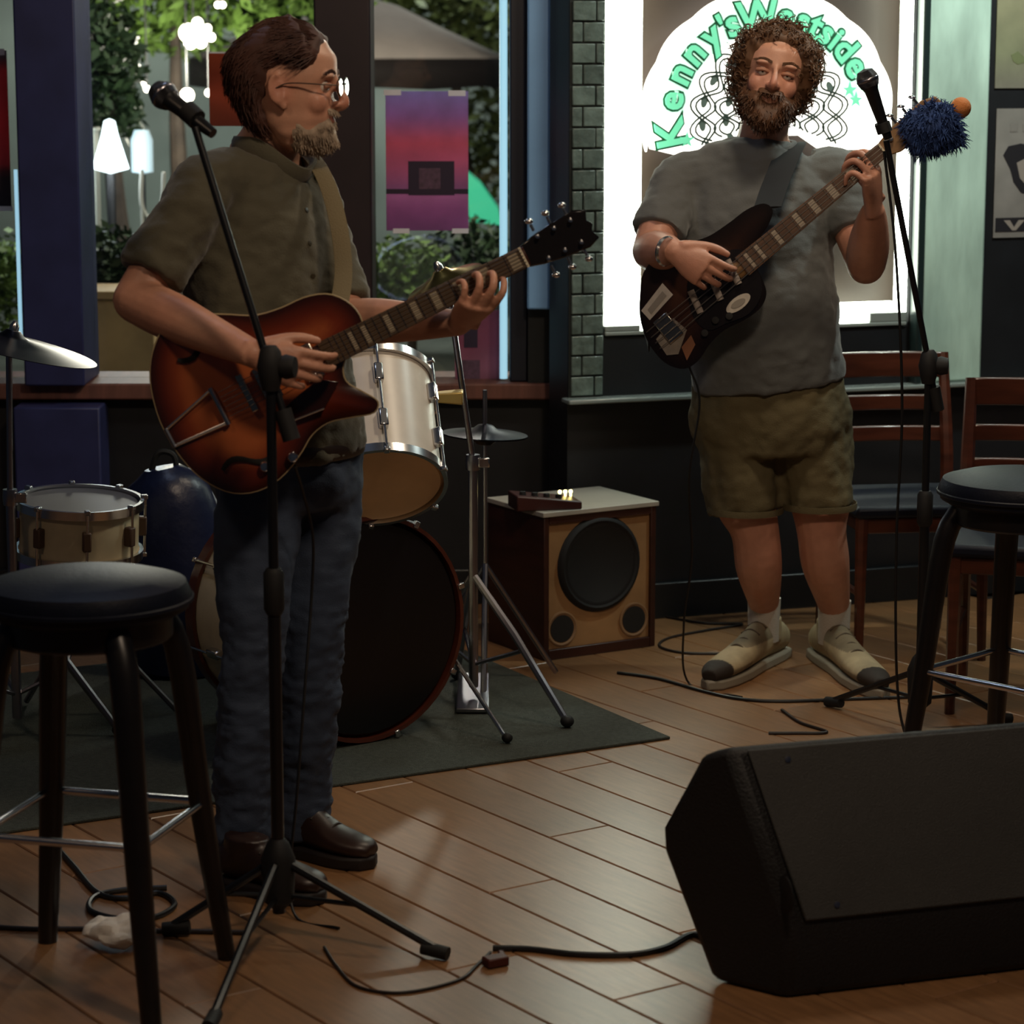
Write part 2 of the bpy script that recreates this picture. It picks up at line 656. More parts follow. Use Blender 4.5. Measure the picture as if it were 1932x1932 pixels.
# scalloped outer edge like the photo's bulging outline
pts = []
for i in range(97):
    a = math.radians(196 - 212 * i / 96)
    r = sRz * (1 + 0.022 * abs(math.sin(7.0 * a)))
    pts.append((r * kx * math.cos(a), r * math.sin(a)))
pts += [(0.372, -0.085), (0.355, -0.105), (0.26, -0.105), (0.22, -0.135), (0.10, -0.06), (-0.10, -0.06), (-0.20, -0.10), (-0.30, -0.115), (-0.385, -0.095), (-0.392, -0.06)]
q = MB(); q.prism(pts, sorg, wu, UP, wn, -0.012, 0.0); q.build('panel', M_signwhite, sign)
q = MB(); q.prism(arc_poly(0.340, 178, 12, 50, 0.250), sorg, wu, UP, wn, 0.0, 0.002); q.build('letter_band', M_mint, sign)


def glyph(ch, size, offs, z0, z1, Mx, Mat, name, parent):
    cu = bpy.data.curves.new('g', 'FONT')
    cu.body = ch
    cu.size = size
    cu.align_x = 'CENTER'
    cu.offset = offs
    cu.extrude = (z1 - z0) / 2
    cu.resolution_u = 3
    t = bpy.data.objects.new('g', cu)
    C.objects.link(t)
    dg = bpy.context.evaluated_depsgraph_get()
    dg.update()
    me = bpy.data.meshes.new_from_object(t.evaluated_get(dg))
    bpy.data.objects.remove(t)
    off = OFF[parent.name]
    for v in me.vertices:
        v.co = Mx @ (v.co + Vector((0, 0, (z0 + z1) / 2))) - off
    me.materials.clear()
    return finish(name, me, Mat, parent, off, None)


RL = 186 * pxm
for ch, ang, sc in [('K', 190, 1.0), ('e', 171, 0.9), ('n', 155, 0.9), ('n', 141, 0.9), ('y', 127, 0.9), ("'", 119, 0.8), ('s', 113.5, 0.9),
                    ('W', 98, 1.0), ('e', 82, 0.9), ('s', 71.5, 0.85), ('t', 63.5, 0.9), ('s', 56, 0.82), ('i', 49.5, 0.82), ('d', 41.5, 0.9), ('e', 29.5, 0.9)]:
    a = math.radians(ang)
    rad = wu * math.cos(a) + UP * math.sin(a)
    tan = wu * math.sin(a) - UP * math.cos(a)
    base = sorg + wu * (kx * RL * math.cos(a)) + UP * (RL * math.sin(a)) - rad * 0.044 * sc
    Mx = Matrix.Translation(base) @ Matrix((tan.to_4d().xyz, rad, wn)).transposed().to_4x4()
    size = 0.128 * sc
    l = glyph(ch, size, 0.0028, 0.004, 0.009, Mx, M_letter, 'letter', sign)
    glyph(ch, size, 0.0090, 0.002, 0.0045, Mx, M_lout, 'letter_outline', l)
# knotwork: braided bands drawn as dark raised lines, with dark eyelets
q = MB()
for r0, amp_, nw in ((0.200, 0.030, 9), (0.130, 0.030, 7), (0.062, 0.026, 5)):
    for sg in (-1, 1):
        for dw in (-0.008, 0.008):
            pth = []
            for i in range(81):
                a = math.radians(202 - 224 * i / 80)
                rr = r0 + dw + sg * amp_ * math.sin(nw * a)
                pth.append(sorg + wu * (rr * kx * math.cos(a)) + UP * (rr * math.sin(a) - 0.005) + wn * 0.001)
            q.tube(pth, 0.0036, 5)
q.build('knotwork', M_line, sign)
for r0, amp_, nw in ((0.200, 0.030, 9), (0.130, 0.030, 7)):
    for i in range(int(nw * 2 * 215 / 360)):
        a = math.radians(196 - i * 180 / nw)
        if math.degrees(a) < -8:
            break
        a += math.radians(90 / nw)
        e = MB()
        c = sorg + wu * (r0 * kx * math.cos(a)) + UP * (r0 * math.sin(a) - 0.005)
        tn_, rd_ = wu * math.sin(a) - UP * math.cos(a), wu * math.cos(a) + UP * math.sin(a)
        e.prism([(0.020 * math.cos(2 * math.pi * t / 12), 0.011 * math.sin(2 * math.pi * t / 12)) for t in range(12)], c, tn_, rd_, wn, 0.0, 0.0015)
        e.build('eyelet', mat('sign_grey_eyelet', '#5d6f68', 0.6), sign)
for (dx, dz) in [(0.263, 0.075), (0.285, 0.045), (-0.27, -0.07)]:
    q = MB()
    c = sorg + wu * dx + UP * dz
    star = []
    for i in range(10):
        r = 0.026 if i % 2 == 0 else 0.010
        star.append((r * math.cos(i * math.pi / 5 + 0.3), r * math.sin(i * math.pi / 5 + 0.3)))
    q.prism(star, c, wu, UP, wn, 0.0, 0.006)
    q.build('star_ornament', M_letter, sign)


# ================================================================== POSTERS
def paper(m):
    """thin paper lets part of the street light behind it through"""
    nt_ = m.node_tree
    b_ = nt_.nodes['Principled BSDF']
    tr_ = nt_.nodes.new('ShaderNodeBsdfTranslucent')
    mx_n = nt_.nodes.new('ShaderNodeMixShader')
    mx_n.inputs[0].default_value = 0.5
    src_ = b_.inputs['Base Color'].links[0].from_socket
    nt_.links.new(src_, tr_.inputs[0])
    nt_.links.new(b_.outputs[0], mx_n.inputs[1])
    nt_.links.new(tr_.outputs[0], mx_n.inputs[2])
    nt_.links.new(mx_n.outputs[0], nt_.nodes['Material Output'].inputs[0])


def poster(name, px, Y, label, cat, cols, base_h=None, wall=False, out=0.004, rough=0.6):
    """px = (x0,y0,x1,y1); cols: list of (t from top, srgb)"""
    x0, y0, x1, y1 = px
    if wall:
        a, b2 = wallpt(x0, y0, out), wallpt(x1, y1, out)
        org = W0 + wn * out
        UU, NN = wu, wn
    else:
        A, B = P(x0, y0, Y), P(x1, y1, Y)
        a, b2 = (A.x, A.z), (B.x, B.z)
        org = Vector((0, Y, 0))
        UU, NN = Vector((1, 0, 0)), Vector((0, -1, 0))
    u0, u1, z1, z0 = a[0], b2[0], a[1], b2[1]
    base = org + UU * (u0 + u1) / 2 + UP * z0
    t = thing(name, label, cat, base)
    q = MB()
    n = 24
    for i in range(n + 1):
        z = z1 + (z0 - z1) * i / n
        q.v += [org + UU * u0 + UP * z, org + UU * u1 + UP * z, org + UU * u0 + UP * z - NN * 0.0015, org + UU * u1 + UP * z - NN * 0.0015]
    for i in range(n):
        k = i * 4
        q.f += [(k, k + 4, k + 5, k + 1), (k + 2, k + 3, k + 7, k + 6), (k, k + 2, k + 6, k + 4), (k + 1, k + 5, k + 7, k + 3)]
    q.f += [(0, 1, 3, 2), (n * 4, n * 4 + 2, n * 4 + 3, n * 4 + 1)]
    s = q.build('sheet', mat(name + '_' + label[:14], '#ffffff', rough, attr='Col', noise_amt=0.12, noise_scale=12), t, 30)
    paper(s.data.materials[0])
    off = OFF[s.name]

    def cf(co):
        tt = (z1 - (co.z + off.z)) / (z1 - z0)
        for (ta, ca), (tb, cb) in zip(cols[:-1], cols[1:]):
            if tt <= tb:
                k = 0 if tb == ta else max(0, (tt - ta) / (tb - ta))
                A1, B1 = srgb(ca), srgb(cb)
                return [A1[i] * (1 - k) + B1[i] * k for i in range(3)]
        return srgb(cols[-1][1])
    setcol(s, cf)

    def put(fx0, fy0, fx1, fy1, m, nm, th=0.0012):
        p = MB()
        ua, ub = u0 + (u1 - u0) * fx0, u0 + (u1 - u0) * fx1
        za, zb = z1 + (z0 - z1) * fy0, z1 + (z0 - z1) * fy1
        p.prism([(ua, zb), (ub, zb), (ub, za), (ua, za)], org, UU, UP, NN, 0, th)
        return p.build(nm, m, t, 30)

    def put_poly(poly, m, nm, th=0.0012):
        p = MB()
        p.prism([(u0 + (u1 - u0) * x, z1 + (z0 - z1) * y) for x, y in poly], org, UU, UP, NN, 0, th)
        return p.build(nm, m, t, 30)
    return t, put, put_poly


M_tape = mat('white_tape', '#e8e6ee', 0.4, emit=0.0)
t, put, _ = poster('gig_poster', (727, 172, 884, 435), 8.236, 'purple and pink poster with a dark picture taped to the window', 'poster',
                   [(0, '#a79bd0'), (0.18, '#b083bc'), (0.36, '#d6748e'), (0.55, '#cc7aa0'), (0.72, '#ab78a8'), (0.74, '#c98abb'), (0.85, '#b472ab'), (1, '#9e689e')])
M_pdark = mat('poster_dark_print', '#2b1b33', 0.6)
M_pmid = mat('poster_plum_print', '#5a3f52', 0.6, noise_amt=0.4, noise_scale=60)
put(0.27, 0.50, 0.83, 0.745, M_pdark, 'print')
put(0.40, 0.55, 0.66, 0.70, M_pmid, 'picture', 0.0018)
put(0.0, 0.70, 1.0, 0.735, M_pdark, 'print_band', 0.0010)
for fx0, fy0, fx1, fy1 in [(-0.02, -0.01, 0.19, 0.03), (0.76, -0.005, 0.97, 0.035), (0.08, 0.985, 0.28, 1.02), (0.80, 0.985, 1.0, 1.02)]:
    put(fx0, fy0, fx1, fy1, M_tape, 'tape', 0.002)
t, put, _ = poster('gig_poster', (-60, 95, 22, 398), 8.236, 'red poster with grey margins on the window beyond the dark blue column', 'poster',
                   [(0, '#8a8494'), (0.06, '#6a5058'), (0.12, '#d05a62'), (0.45, '#d8525c'), (0.72, '#bc4a56'), (0.76, '#4a3840'), (1, '#3c3a46')])
put(0.5, 0.97, 1.03, 1.0, M_tape, 'tape', 0.002)
put(0.8, -0.01, 0.95, 0.03, M_tape, 'tape', 0.002)
t, put, _ = poster('gig_poster', (393, 98, 520, 238), 8.236, 'orange brown poster on the window behind the long haired guitarist', 'poster',
                   [(0, '#a8532c'), (0.3, '#8f3f20'), (0.6, '#b05a3c'), (1, '#8a4430')])
t['label'] = 'small orange brown poster on the window behind the head of the man in olive'
put(0.0, 0.0, 1.0, 0.02, M_tape, 'tape')
t, put, _ = poster('gig_poster', (858, 585, 944, 742), 8.20, 'pink poster low on the window behind the cymbal stand', 'poster',
                   [(0, '#96526a'), (0.4, '#a5607c'), (0.7, '#b77c96'), (1, '#7d4a5c')])
put(0.2, 0.15, 0.5, 0.45, M_pdark, 'print')
put(0.1, 0.6, 0.55, 0.9, M_pmid, 'picture')
t, put, pp = poster('wall_poster', (1884, -60, 1990, 166), 0, 'beige yellow poster pinned on the dark wall above the dog poster', 'poster',
                    [(0, '#b3ad9c'), (0.3, '#b5b292'), (0.7, '#a9ab8c'), (1, '#a6a193')], wall=True, out=0.006)
t['label'] = 'beige and yellow green poster on the dark wall beside the green pillar'
pp([(0.25, 0.72), (0.36, 0.69), (0.45, 0.73), (0.6, 0.74), (0.52, 0.78), (0.36, 0.80), (0.28, 0.77)], mat('poster_olive_print', '#6c7350', 0.6), 'print')
t, put, pp = poster('wall_poster', (1881, 205, 1990, 446), 0, 'white poster with a black rounded figure and dark footer on the dark wall', 'poster',
                    [(0, '#aaa5a0'), (0.5, '#b2aca8'), (1, '#a8a29e')], wall=True, out=0.006)
M_black = mat('poster_black_print', '#1b181e', 0.6)
pp([(0.12, 0.36), (0.2, 0.29), (0.4, 0.27), (0.7, 0.30), (0.98, 0.34), (0.98, 0.72), (0.7, 0.70), (0.42, 0.65), (0.30, 0.57), (0.24, 0.47)], M_black, 'figure')
pp([(0.34, 0.42), (0.5, 0.38), (0.9, 0.42), (0.9, 0.62), (0.55, 0.62), (0.4, 0.54)], mat('poster_pale_print', '#8d837c', 0.6), 'print', 0.002)
for i in range(2):
    put(0.22 + 0.2 * i, 0.12, 0.34 + 0.2 * i, 0.18, mat('poster_grey_print', '#7b7672', 0.6), 'print_mark')
put(0.03, 0.845, 1.0, 0.955, M_black, 'footer')
pp([(0.16, 0.865), (0.26, 0.865), (0.33, 0.92), (0.40, 0.865), (0.5, 0.865), (0.36, 0.945), (0.30, 0.945)], mat('poster_pale_print', '#8d837c', 0.6), 'letter', 0.002)

# ================================================================== OUTSIDE THE WINDOW (night terrace)
b = MB(); b.box2((-8, 8.5, -0.3), (8, 30, -0.02))
struct('ground_terrace', b, mat('terrace_paving', '#5c6158', 0.8, noise_amt=0.35, noise_scale=2))
b = MB(); b.box2((-7, 19.0, -0.02), (7, 19.3, 4.5))
struct('wall_far', b, mat('far_grey_facade', '#8f988f', 0.8, noise_amt=0.4, noise_scale=0.9, bump=0.1))
area_light('facade_fill_light', (-1.2, 16.6, 4.2), (-1.6, 19.0, 1.4), 0.4, 120, (0.95, 1.0, 0.95))  # added fill that brightens the far wall, no fixture modelled


def leaf_cloud(name, blobs, n, size, m, parent, seed):
    r = random.Random(seed)
    q = MB()
    for _ in range(n):
        c, rad = r.choices(blobs, [bb[1] ** 2 for bb in blobs])[0]
        d = Vector((r.gauss(0, 1), r.gauss(0, 1), r.gauss(0, 1))).normalized()
        p = Vector(c) + d * rad * (r.random() ** 0.35)
        a = Vector((r.gauss(0, 1), r.gauss(0, 1), r.gauss(0, 0.6))).normalized()
        bb = a.orthogonal().normalized()
        bb.rotate(Quaternion(a, r.random() * 6.28))
        s = size * (0.6 + 0.8 * r.random())
        q.add([p - a * s, p + bb * s * 0.45, p + a * s, p - bb * s * 0.45], [(0, 1, 2, 3)])
    off = OFF[parent.name]
    me = bpy.data.meshes.new(name)
    me.from_pydata([tuple(v - off) for v in q.v], [], q.f)
    o = finish(name, me, m, parent, off, None)
    o['kind'] = 'stuff'
    return o


M_leaf = mat('leaf_green', '#5d7a34', 0.6, noise_amt=0.5, noise_scale=3)
M_leafd = mat('leaf_dark_green', '#33482a', 0.6, noise_amt=0.5, noise_scale=3)
M_bark = mat('bark', '#4a4038', 0.8, noise_amt=0.4, noise_scale=10)


def tree(px, Y, label, blobs, n, size, m, seed, trunk=True):
    g = P(px, 100, Y)
    t = thing('tree' if trunk else 'shrub', label, 'tree' if trunk else 'shrub', (g.x, Y, -0.02))
    bl = [((P(bx, by, Y).x, Y + dy, P(bx, by, Y).z), br) for bx, by, dy, br in blobs]
    leaf_cloud('foliage', bl, n, size, m, t, seed)
    q = MB()
    top = bl[0][0]
    q.tube([(g.x, Y, -0.02), (g.x + 0.03, Y, 0.6), ((g.x + top[0]) / 2, Y, (top[2] + 0.6) / 2), top], [0.07, 0.055, 0.04, 0.02] if trunk else [0.02, 0.02, 0.015, 0.01], 8, n=10)
    q.build('trunk' if trunk else 'stem', M_bark, t)
    return t


tree(215, 11.5, 'dark leafy tree behind the long blue column and grey post', [(205, 120, 0, 0.17), (205, 190, 0, 0.13), (232, 222, 0.05, 0.09), (185, 60, 0, 0.17)], 1100, 0.035, M_leafd, 1)
C.objects['tree']['label'] = 'dark leafy tree beside the glowing lanterns outside the window'
tree(330, 13.2, 'tall green tree with leaves over the hanging bulbs', [(330, -20, 0, 0.36), (230, 0, 0, 0.30), (440, -10, 0.2, 0.32), (520, 10, 0, 0.26), (590, 0, 0, 0.3)], 2200, 0.045, M_leaf, 2)
C.objects['tree.001']['label'] = 'broad green tree spreading above the hanging bulb lamps outside'
tree(880, 17.4, 'olive green tree', [(850, 10, 0, 0.4), (930, 60, 0, 0.35), (930, 230, 0, 0.30), (760, 0, 0, 0.4), (940, 330, 0.1, 0.25)], 2200, 0.05, mat('leaf_olive', '#56602c', 0.6, noise_amt=0.5, noise_scale=3), 3)
C.objects['tree.002']['label'] = 'olive green tree behind the patio umbrella outside'
for k, (px, py, Y, rr, lab, mm) in enumerate([
        (760, 500, 10.6, 0.14, 'bright green shrub below the purple poster outside the window', M_leaf),
        (880, 470, 10.9, 0.15, 'dark green shrub behind the fretting hand outside the window', M_leafd),
        (30, 505, 10.4, 0.16, 'green shrub outside the window beyond the dark blue column', M_leaf),
        (205, 480, 10.15, 0.12, 'dark shrub beside the pale post outside the window', M_leafd)]):
    tree(px, Y, lab, [(px, py, 0, rr), (px - 45, py + 25, 0, rr * 0.8), (px + 45, py + 20, 0.05, rr * 0.8), (px, py + 60, 0, rr)], 900, 0.026, mm, 20 + k, False)

# patio umbrella
uc = P(660, 40, 15.0)
um = thing('patio_umbrella', 'beige patio umbrella with dark valance standing outside the window', 'umbrella', (uc.x, 15.0, -0.02))
zE = P(700, 110, 15.0).z
R8 = 0.90
q = MB(); vq = MB()
prof = [(0, 0.36), (0.3, 0.29), (0.6, 0.16), (1.0, 0.0)]
rings = []
for (rf, dz) in prof:
    rings.append([Vector((uc.x + R8 * rf * math.cos(math.pi / 4 * k + 0.2), 15.0 + R8 * rf * math.sin(math.pi / 4 * k + 0.2), zE + dz)) for k in range(8)])
for i in range(3):
    for k in range(8):
        k2 = (k + 1) % 8
        q.add([rings[i][k], rings[i][k2], rings[i + 1][k2], rings[i + 1][k]], [(0, 1, 2, 3)] if i else [(1, 2, 3)])
o = q.build('canopy', mat('beige_canvas', '#e2d2c8', 0.8, noise_amt=0.15, noise_scale=3), um, 20)
o.modifiers.new('solid', 'SOLIDIFY').thickness = 0.006
for k in range(8):
    k2 = (k + 1) % 8
    a, c2 = rings[3][k], rings[3][k2]
    vq.add([a, c2, c2 - UP * 0.15, (a + c2) / 2 - UP * 0.165, a - UP * 0.15], [(0, 1, 2, 3, 4)])
o = vq.build('valance', mat('dark_brown_canvas', '#2e2624', 0.8), um, 20)
o.modifiers.new('solid', 'SOLIDIFY').thickness = 0.005
q = MB(); q.tube([(uc.x, 15.0, 0.05), (uc.x, 15.0, zE + 0.36)], 0.022, 10); q.build('pole', M_bark, um)
for k in range(8):
    q = MB(); q.tube([(uc.x, 15.0, zE + 0.32), rings[3][k] - UP * 0.012], 0.008, 6); q.build('rib', M_bark, um)
q = MB(); q.lathe([(0.0, 0.0), (0.24, 0.0), (0.24, 0.05), (0.05, 0.09), (0.03, 0.2), (0.0, 0.2)], (uc.x, 15.0, -0.02)); q.build('base', M_frame, um)

# lamps outside
M_bulb = mat('warm_white_bulb', '#fff4e0', 0.4, emit=9, emit_col='#fff2dc')
M_lant = mat('cool_white_lantern', '#eefaff', 0.4, emit=3.2, emit_col='#eafaff')
M_lant2 = mat('pale_blue_lantern', '#b9cdd6', 0.4, emit=0.55, emit_col='#b5d2de')
M_iron = mat('black_iron', '#1a1a1c', 0.5)


def bulb_lamp(label, px, py, Y, rpx, bulbs=((0, 0, 1.0),), power=0):
    c = P(px, py, Y)
    s = Y / FPX
    top = c.z + 0.5
    t = thing('hanging_lamp', label, 'lamp', (c.x, Y, c.z - rpx * s))
    q = MB(); q.tube([(c.x, Y, c.z), (c.x, Y, 3.4)], 0.004, 6); q.build('cord', M_iron, t)
    for dx, dy, k in bulbs:
        q = MB(); q.ball((c.x + dx * s, Y + 0.01 * dy * 0, c.z + dy * s), rpx * s * k, seg=12, rings=8); q.build('bulb', M_bulb, t)
    if power:
        d = bpy.data.lights.new('lamp_glow', 'POINT'); d.energy = power; d.color = (1, 0.92, 0.75); d.shadow_soft_size = 0.1
        o = bpy.data.objects.new('lamp_glow', d); C.objects.link(o); o.parent = t; o.location = (0, -0.15, -0.1)
    return t


bulb_lamp('cluster of bright round bulbs hanging outside beside the head of the man in olive', 365, 66, 12.3, 17,
          ((-10, 4, 1.0), (14, 0, 0.9), (8, 22, 0.6), (26, 12, 0.45), (33, -4, 0.45), (-6, -14, 0.7), (14, -14, 0.6)), 60)
bulb_lamp('single round glowing bulb hanging outside above the microphone boom', 353, 180, 12.25, 13, power=14)
bulb_lamp('small glowing bulb hanging outside beside the orange poster', 394, 175, 12.35, 7)
bulb_lamp('small elongated glowing bulb outside beside the tip of the microphone', 277, 168, 12.3, 6, ((0, 0, 1.0), (-5, 12, 0.7)))
bulb_lamp('tiny glowing bulb hanging under the tree leaves outside', 415, 9, 12.3, 6, ((-4, 0, 1), (5, 0, 1)))
lc = P(208, 290, 10.75)
t = thing('lantern', 'bright white tapered lantern on a post outside', 'lantern', (lc.x, 10.75, -0.02))
q = MB(); q.lathe([(0.0, 0.16), (0.022, 0.15), (0.035, 0.09), (0.075, -0.04), (0.0, -0.06)], (lc.x, 10.75, lc.z - 0.02), seg=6); q.build('shade', M_lant, t, 20)
q = MB(); q.tube([(lc.x, 10.75, -0.02), (lc.x, 10.75, lc.z - 0.08)], 0.018, 8); q.build('post', M_iron, t)
lc = P(268, 292, 10.9)
t = thing('lantern', 'pale blue cylinder lantern on a stand outside', 'lantern', (lc.x, 10.9, -0.02))
q = MB(); q.lathe([(0.0, 0.10), (0.03, 0.10), (0.045, 0.06), (0.045, -0.07), (0.0, -0.08)], (lc.x, 10.9, lc.z), seg=16); q.build('shade', M_lant2, t, 30)
q = MB(); q.tube([(lc.x, 10.9, -0.02), (lc.x, 10.9, lc.z - 0.08)], 0.012, 8); q.build('post', M_iron, t)
d = bpy.data.lights.new('terrace_glow', 'POINT'); d.energy = 14; d.color = (0.9, 0.97, 1.0); d.shadow_soft_size = 0.15
o = bpy.data.objects.new('terrace_glow', d); C.objects.link(o); o.parent = t; o.location = (-0.12, -0.25, 1.3)
# an added lamp, unseen further right, put in to light shrubs and umbrella
lc = P(815, 70, 11.6)
sp = thing('unseen_fill_lamp', 'added lamp with warm head standing unseen outside above the view', 'lamp', (0.35, 10.2, -0.02))
sp['label'] = 'added lamp on a tall dark post, unseen outside behind the blue panel'
q = MB(); q.tube([(0.35, 10.2, -0.02), (0.35, 10.2, 2.7)], 0.03, 8); q.build('post', M_iron, sp)
q = MB(); q.ball((0.35, 10.2, 2.8), 0.12); q.build('globe', M_bulb, sp)
d = bpy.data.lights.new('unseen_fill_glow', 'POINT'); d.energy = 170; d.color = (1, 0.93, 0.78); d.shadow_soft_size = 0.12
o = bpy.data.objects.new('unseen_fill_glow', d); C.objects.link(o); o.parent = sp; o.location = (-0.25, 0.1, 2.85)
# pale post, tan planter wall, white metal chair, green glowing shape for the sign's reflection
a, c2 = P(158, 300, 11.0), P(184, 300, 11.0)
q = MB(); q.box2((a.x, 10.95, -0.02), (c2.x, 11.05, P(170, 248, 11).z)); q.box2((a.x - 0.01, 10.94, -0.02), (c2.x + 0.01, 11.06, 0.12))
q.box2((a.x - 0.008, 10.942, P(170, 248, 11).z), (c2.x + 0.008, 11.058, P(170, 240, 11).z))
one('terrace_post', q, mat('pale_grey_post', '#9a9c90', 0.7), 'pale grey square post outside beside the dark blue column', 'post', base=(a.x, 11, -0.02), bevel=0.004)
a, c2 = P(150, 560, 9.6), P(300, 720, 9.6)
q = MB(); q.box2((a.x, 9.5, -0.02), (c2.x, 9.8, a.z)); q.box2((a.x - 0.01, 9.48, a.z), (c2.x + 0.01, 9.82, a.z + 0.03))
one('planter', q, mat('tan_planter', '#c9ad7c', 0.75, noise_amt=0.15), 'tan planter box outside behind the elbow of the man in olive', 'planter', base=(a.x, 9.6, -0.02), bevel=0.004)
t = thing('patio_chair', 'white bent metal patio chair outside below the lanterns', 'chair', (P(280, 400, 10.6).x, 10.6, -0.02))
M_wm = mat('white_metal', '#b8b8ae', 0.5)


def PP(x, y, Y=10.6, dy=0.0):
    v = P(x, y, Y); v.y += dy; return v


q = MB(); q.tube([PP(268, 320), PP(266, 370), PP(272, 400), PP(288, 410), PP(305, 385), PP(309, 325)], 0.008, 8, n=24); q.build('back_frame', M_wm, t)
zs = PP(270, 470).z
q = MB(); q.box2((PP(262, 470).x, 10.36, zs - 0.02), (PP(314, 470).x, 10.64, zs)); q.build('seat', M_wm, t, bevel=0.004)
for (x, dy) in ((264, -0.22), (312, -0.22), (268, 0.0), (308, 0.0)):
    xx = PP(x, 470).x
    q = MB(); q.tube([(xx, 10.6 + dy, zs - 0.01), (xx, 10.6 + dy, -0.02)], 0.009, 8); q.build('leg', M_wm, t)
for x in (269, 307):
    q = MB(); q.tube([PP(x, 395), Vector((PP(x, 395).x, 10.6, zs - 0.01))], 0.008, 8); q.build('back_post', M_wm, t)
t = thing('sign_reflection', 'teal green glowing shape standing in for the sign reflected beside the purple poster', 'awning', (P(915, 430, 12.5).x, 12.5, -0.02))
q = MB()
A = [P(880, 325, 12.5), P(905, 345, 12.5), P(940, 395, 12.5), P(945, 425, 12.5), P(885, 418, 12.5)]
q.add(A + [v + Vector((0, 0.25, 0)) for v in A], [(0, 1, 2, 3, 4), (9, 8, 7, 6, 5)] + [(i, (i + 1) % 5, 5 + (i + 1) % 5, 5 + i) for i in range(5)])
q.build('canopy', mat('teal_reflection_glow', '#3fbf93', 0.6, emit=0.42, emit_col='#3cc79a'), t, 20)  # glowing solid stands in for the sign reflected in the window glass
for x in (888, 940):
    c = P(x, 420, 12.5)
    q = MB(); q.tube([(c.x, 12.6, -0.02), (c.x, 12.6, c.z + 0.01)], 0.012, 8); q.build('post', M_iron, t)  # posts only carry the stand-in shape
# ================================================================== FURNITURE, DRUMS, SOUND GEAR
M_chrome = mat('chrome', '#d2d2d4', 0.2, metal=1.0)
M_steel = mat('brushed_steel', '#9a98a0', 0.28, metal=1.0)
M_blackmet = mat('black_metal', '#111113', 0.35, noise_amt=0.1)
M_rubber = mat('black_rubber', '#0c0c0d', 0.7)
M_vinyl = mat('black_vinyl', '#0d1220', 0.5, noise_amt=0.15, noise_scale=30, bump=0.08, bump_scale=120, spec=0.25)
M_blackwood = mat('black_stained_wood', '#120f0f', 0.35, noise_amt=0.2, noise_scale=6, stretch=(1, 1, 6))
M_redwood = mat('red_brown_wood', '#4a2417', 0.32, noise_amt=0.35, noise_scale=5, stretch=(1, 1, 7), coat=0.3)


def dup(root, loc, rz, label, group=None):
    r = root.copy(); C.objects.link(r); r.location = loc; r.rotation_euler = (0, 0, rz); r['label'] = label
    if group:
        r['group'] = group
    for ch in list(root.children):
        c = ch.copy(); C.objects.link(c); c.parent = r
        for g in ch.children:
            d = g.copy(); C.objects.link(d); d.parent = c
    return r


# ---- round bar stool
def make_stool(loc, rz0, label, group):
    t = thing('bar_stool', label, 'stool', loc, group)
    x0, y0, _ = loc
    q = MB(); q.lathe([(0.0, 0.70), (0.165, 0.70), (0.185, 0.712), (0.190, 0.735), (0.180, 0.757), (0.14, 0.768), (0.0, 0.772)], (x0, y0, 0), seg=40)
    s = q.build('seat', M_vinyl, t)
    q = MB(); q.lathe([(0.1905, 0.722), (0.1935, 0.724), (0.1935, 0.730), (0.1905, 0.732)], (x0, y0, 0), seg=40, close=True); q.build('piping', M_vinyl, s)
    q = MB(); q.lathe([(0.0, 0.655), (0.150, 0.655), (0.155, 0.66), (0.155, 0.70), (0.0, 0.70)], (x0, y0, 0), seg=36); q.build('apron', M_blackwood, t)
    for k in range(4):
        a = rz0 + k * math.pi / 2
        d = Vector((math.cos(a), math.sin(a), 0))
        top = Vector((x0, y0, 0.69)) + d * 0.140
        kn = Vector((x0, y0, 0.60)) + d * 0.178
        ft = Vector((x0, y0, 0.0)) + d * 0.262
        q = MB(); q.tube([top, kn, (kn + ft) / 2 - d * 0.004, ft], [(0.024, 0.026), (0.025, 0.027), (0.022, 0.024), (0.017, 0.019)], 10, n=10, side=d)
        q.build('leg', M_blackwood, t)
        a2 = a + math.pi / 2
        d2 = Vector((math.cos(a2), math.sin(a2), 0))
        zz = 0.315
        rr = 0.222
        q = MB(); q.tube([Vector((x0, y0, zz)) + d * rr, Vector((x0, y0, zz)) + (d * rr + d2 * rr) * 0.5 * 0.998, Vector((x0, y0, zz)) + d2 * rr], 0.0075, 10)
        q.build('foot_rail', M_chrome, t)
    return t


stool = make_stool((-0.77, 4.70, 0), math.radians(-60), 'black round bar stool with blue sheen on its seat beside the boom microphone stand', 'black round bar stools')
dup(stool, (1.150, 5.88, 0), math.radians(-30), 'black round bar stool standing behind the wedge monitor', 'black round bar stools')


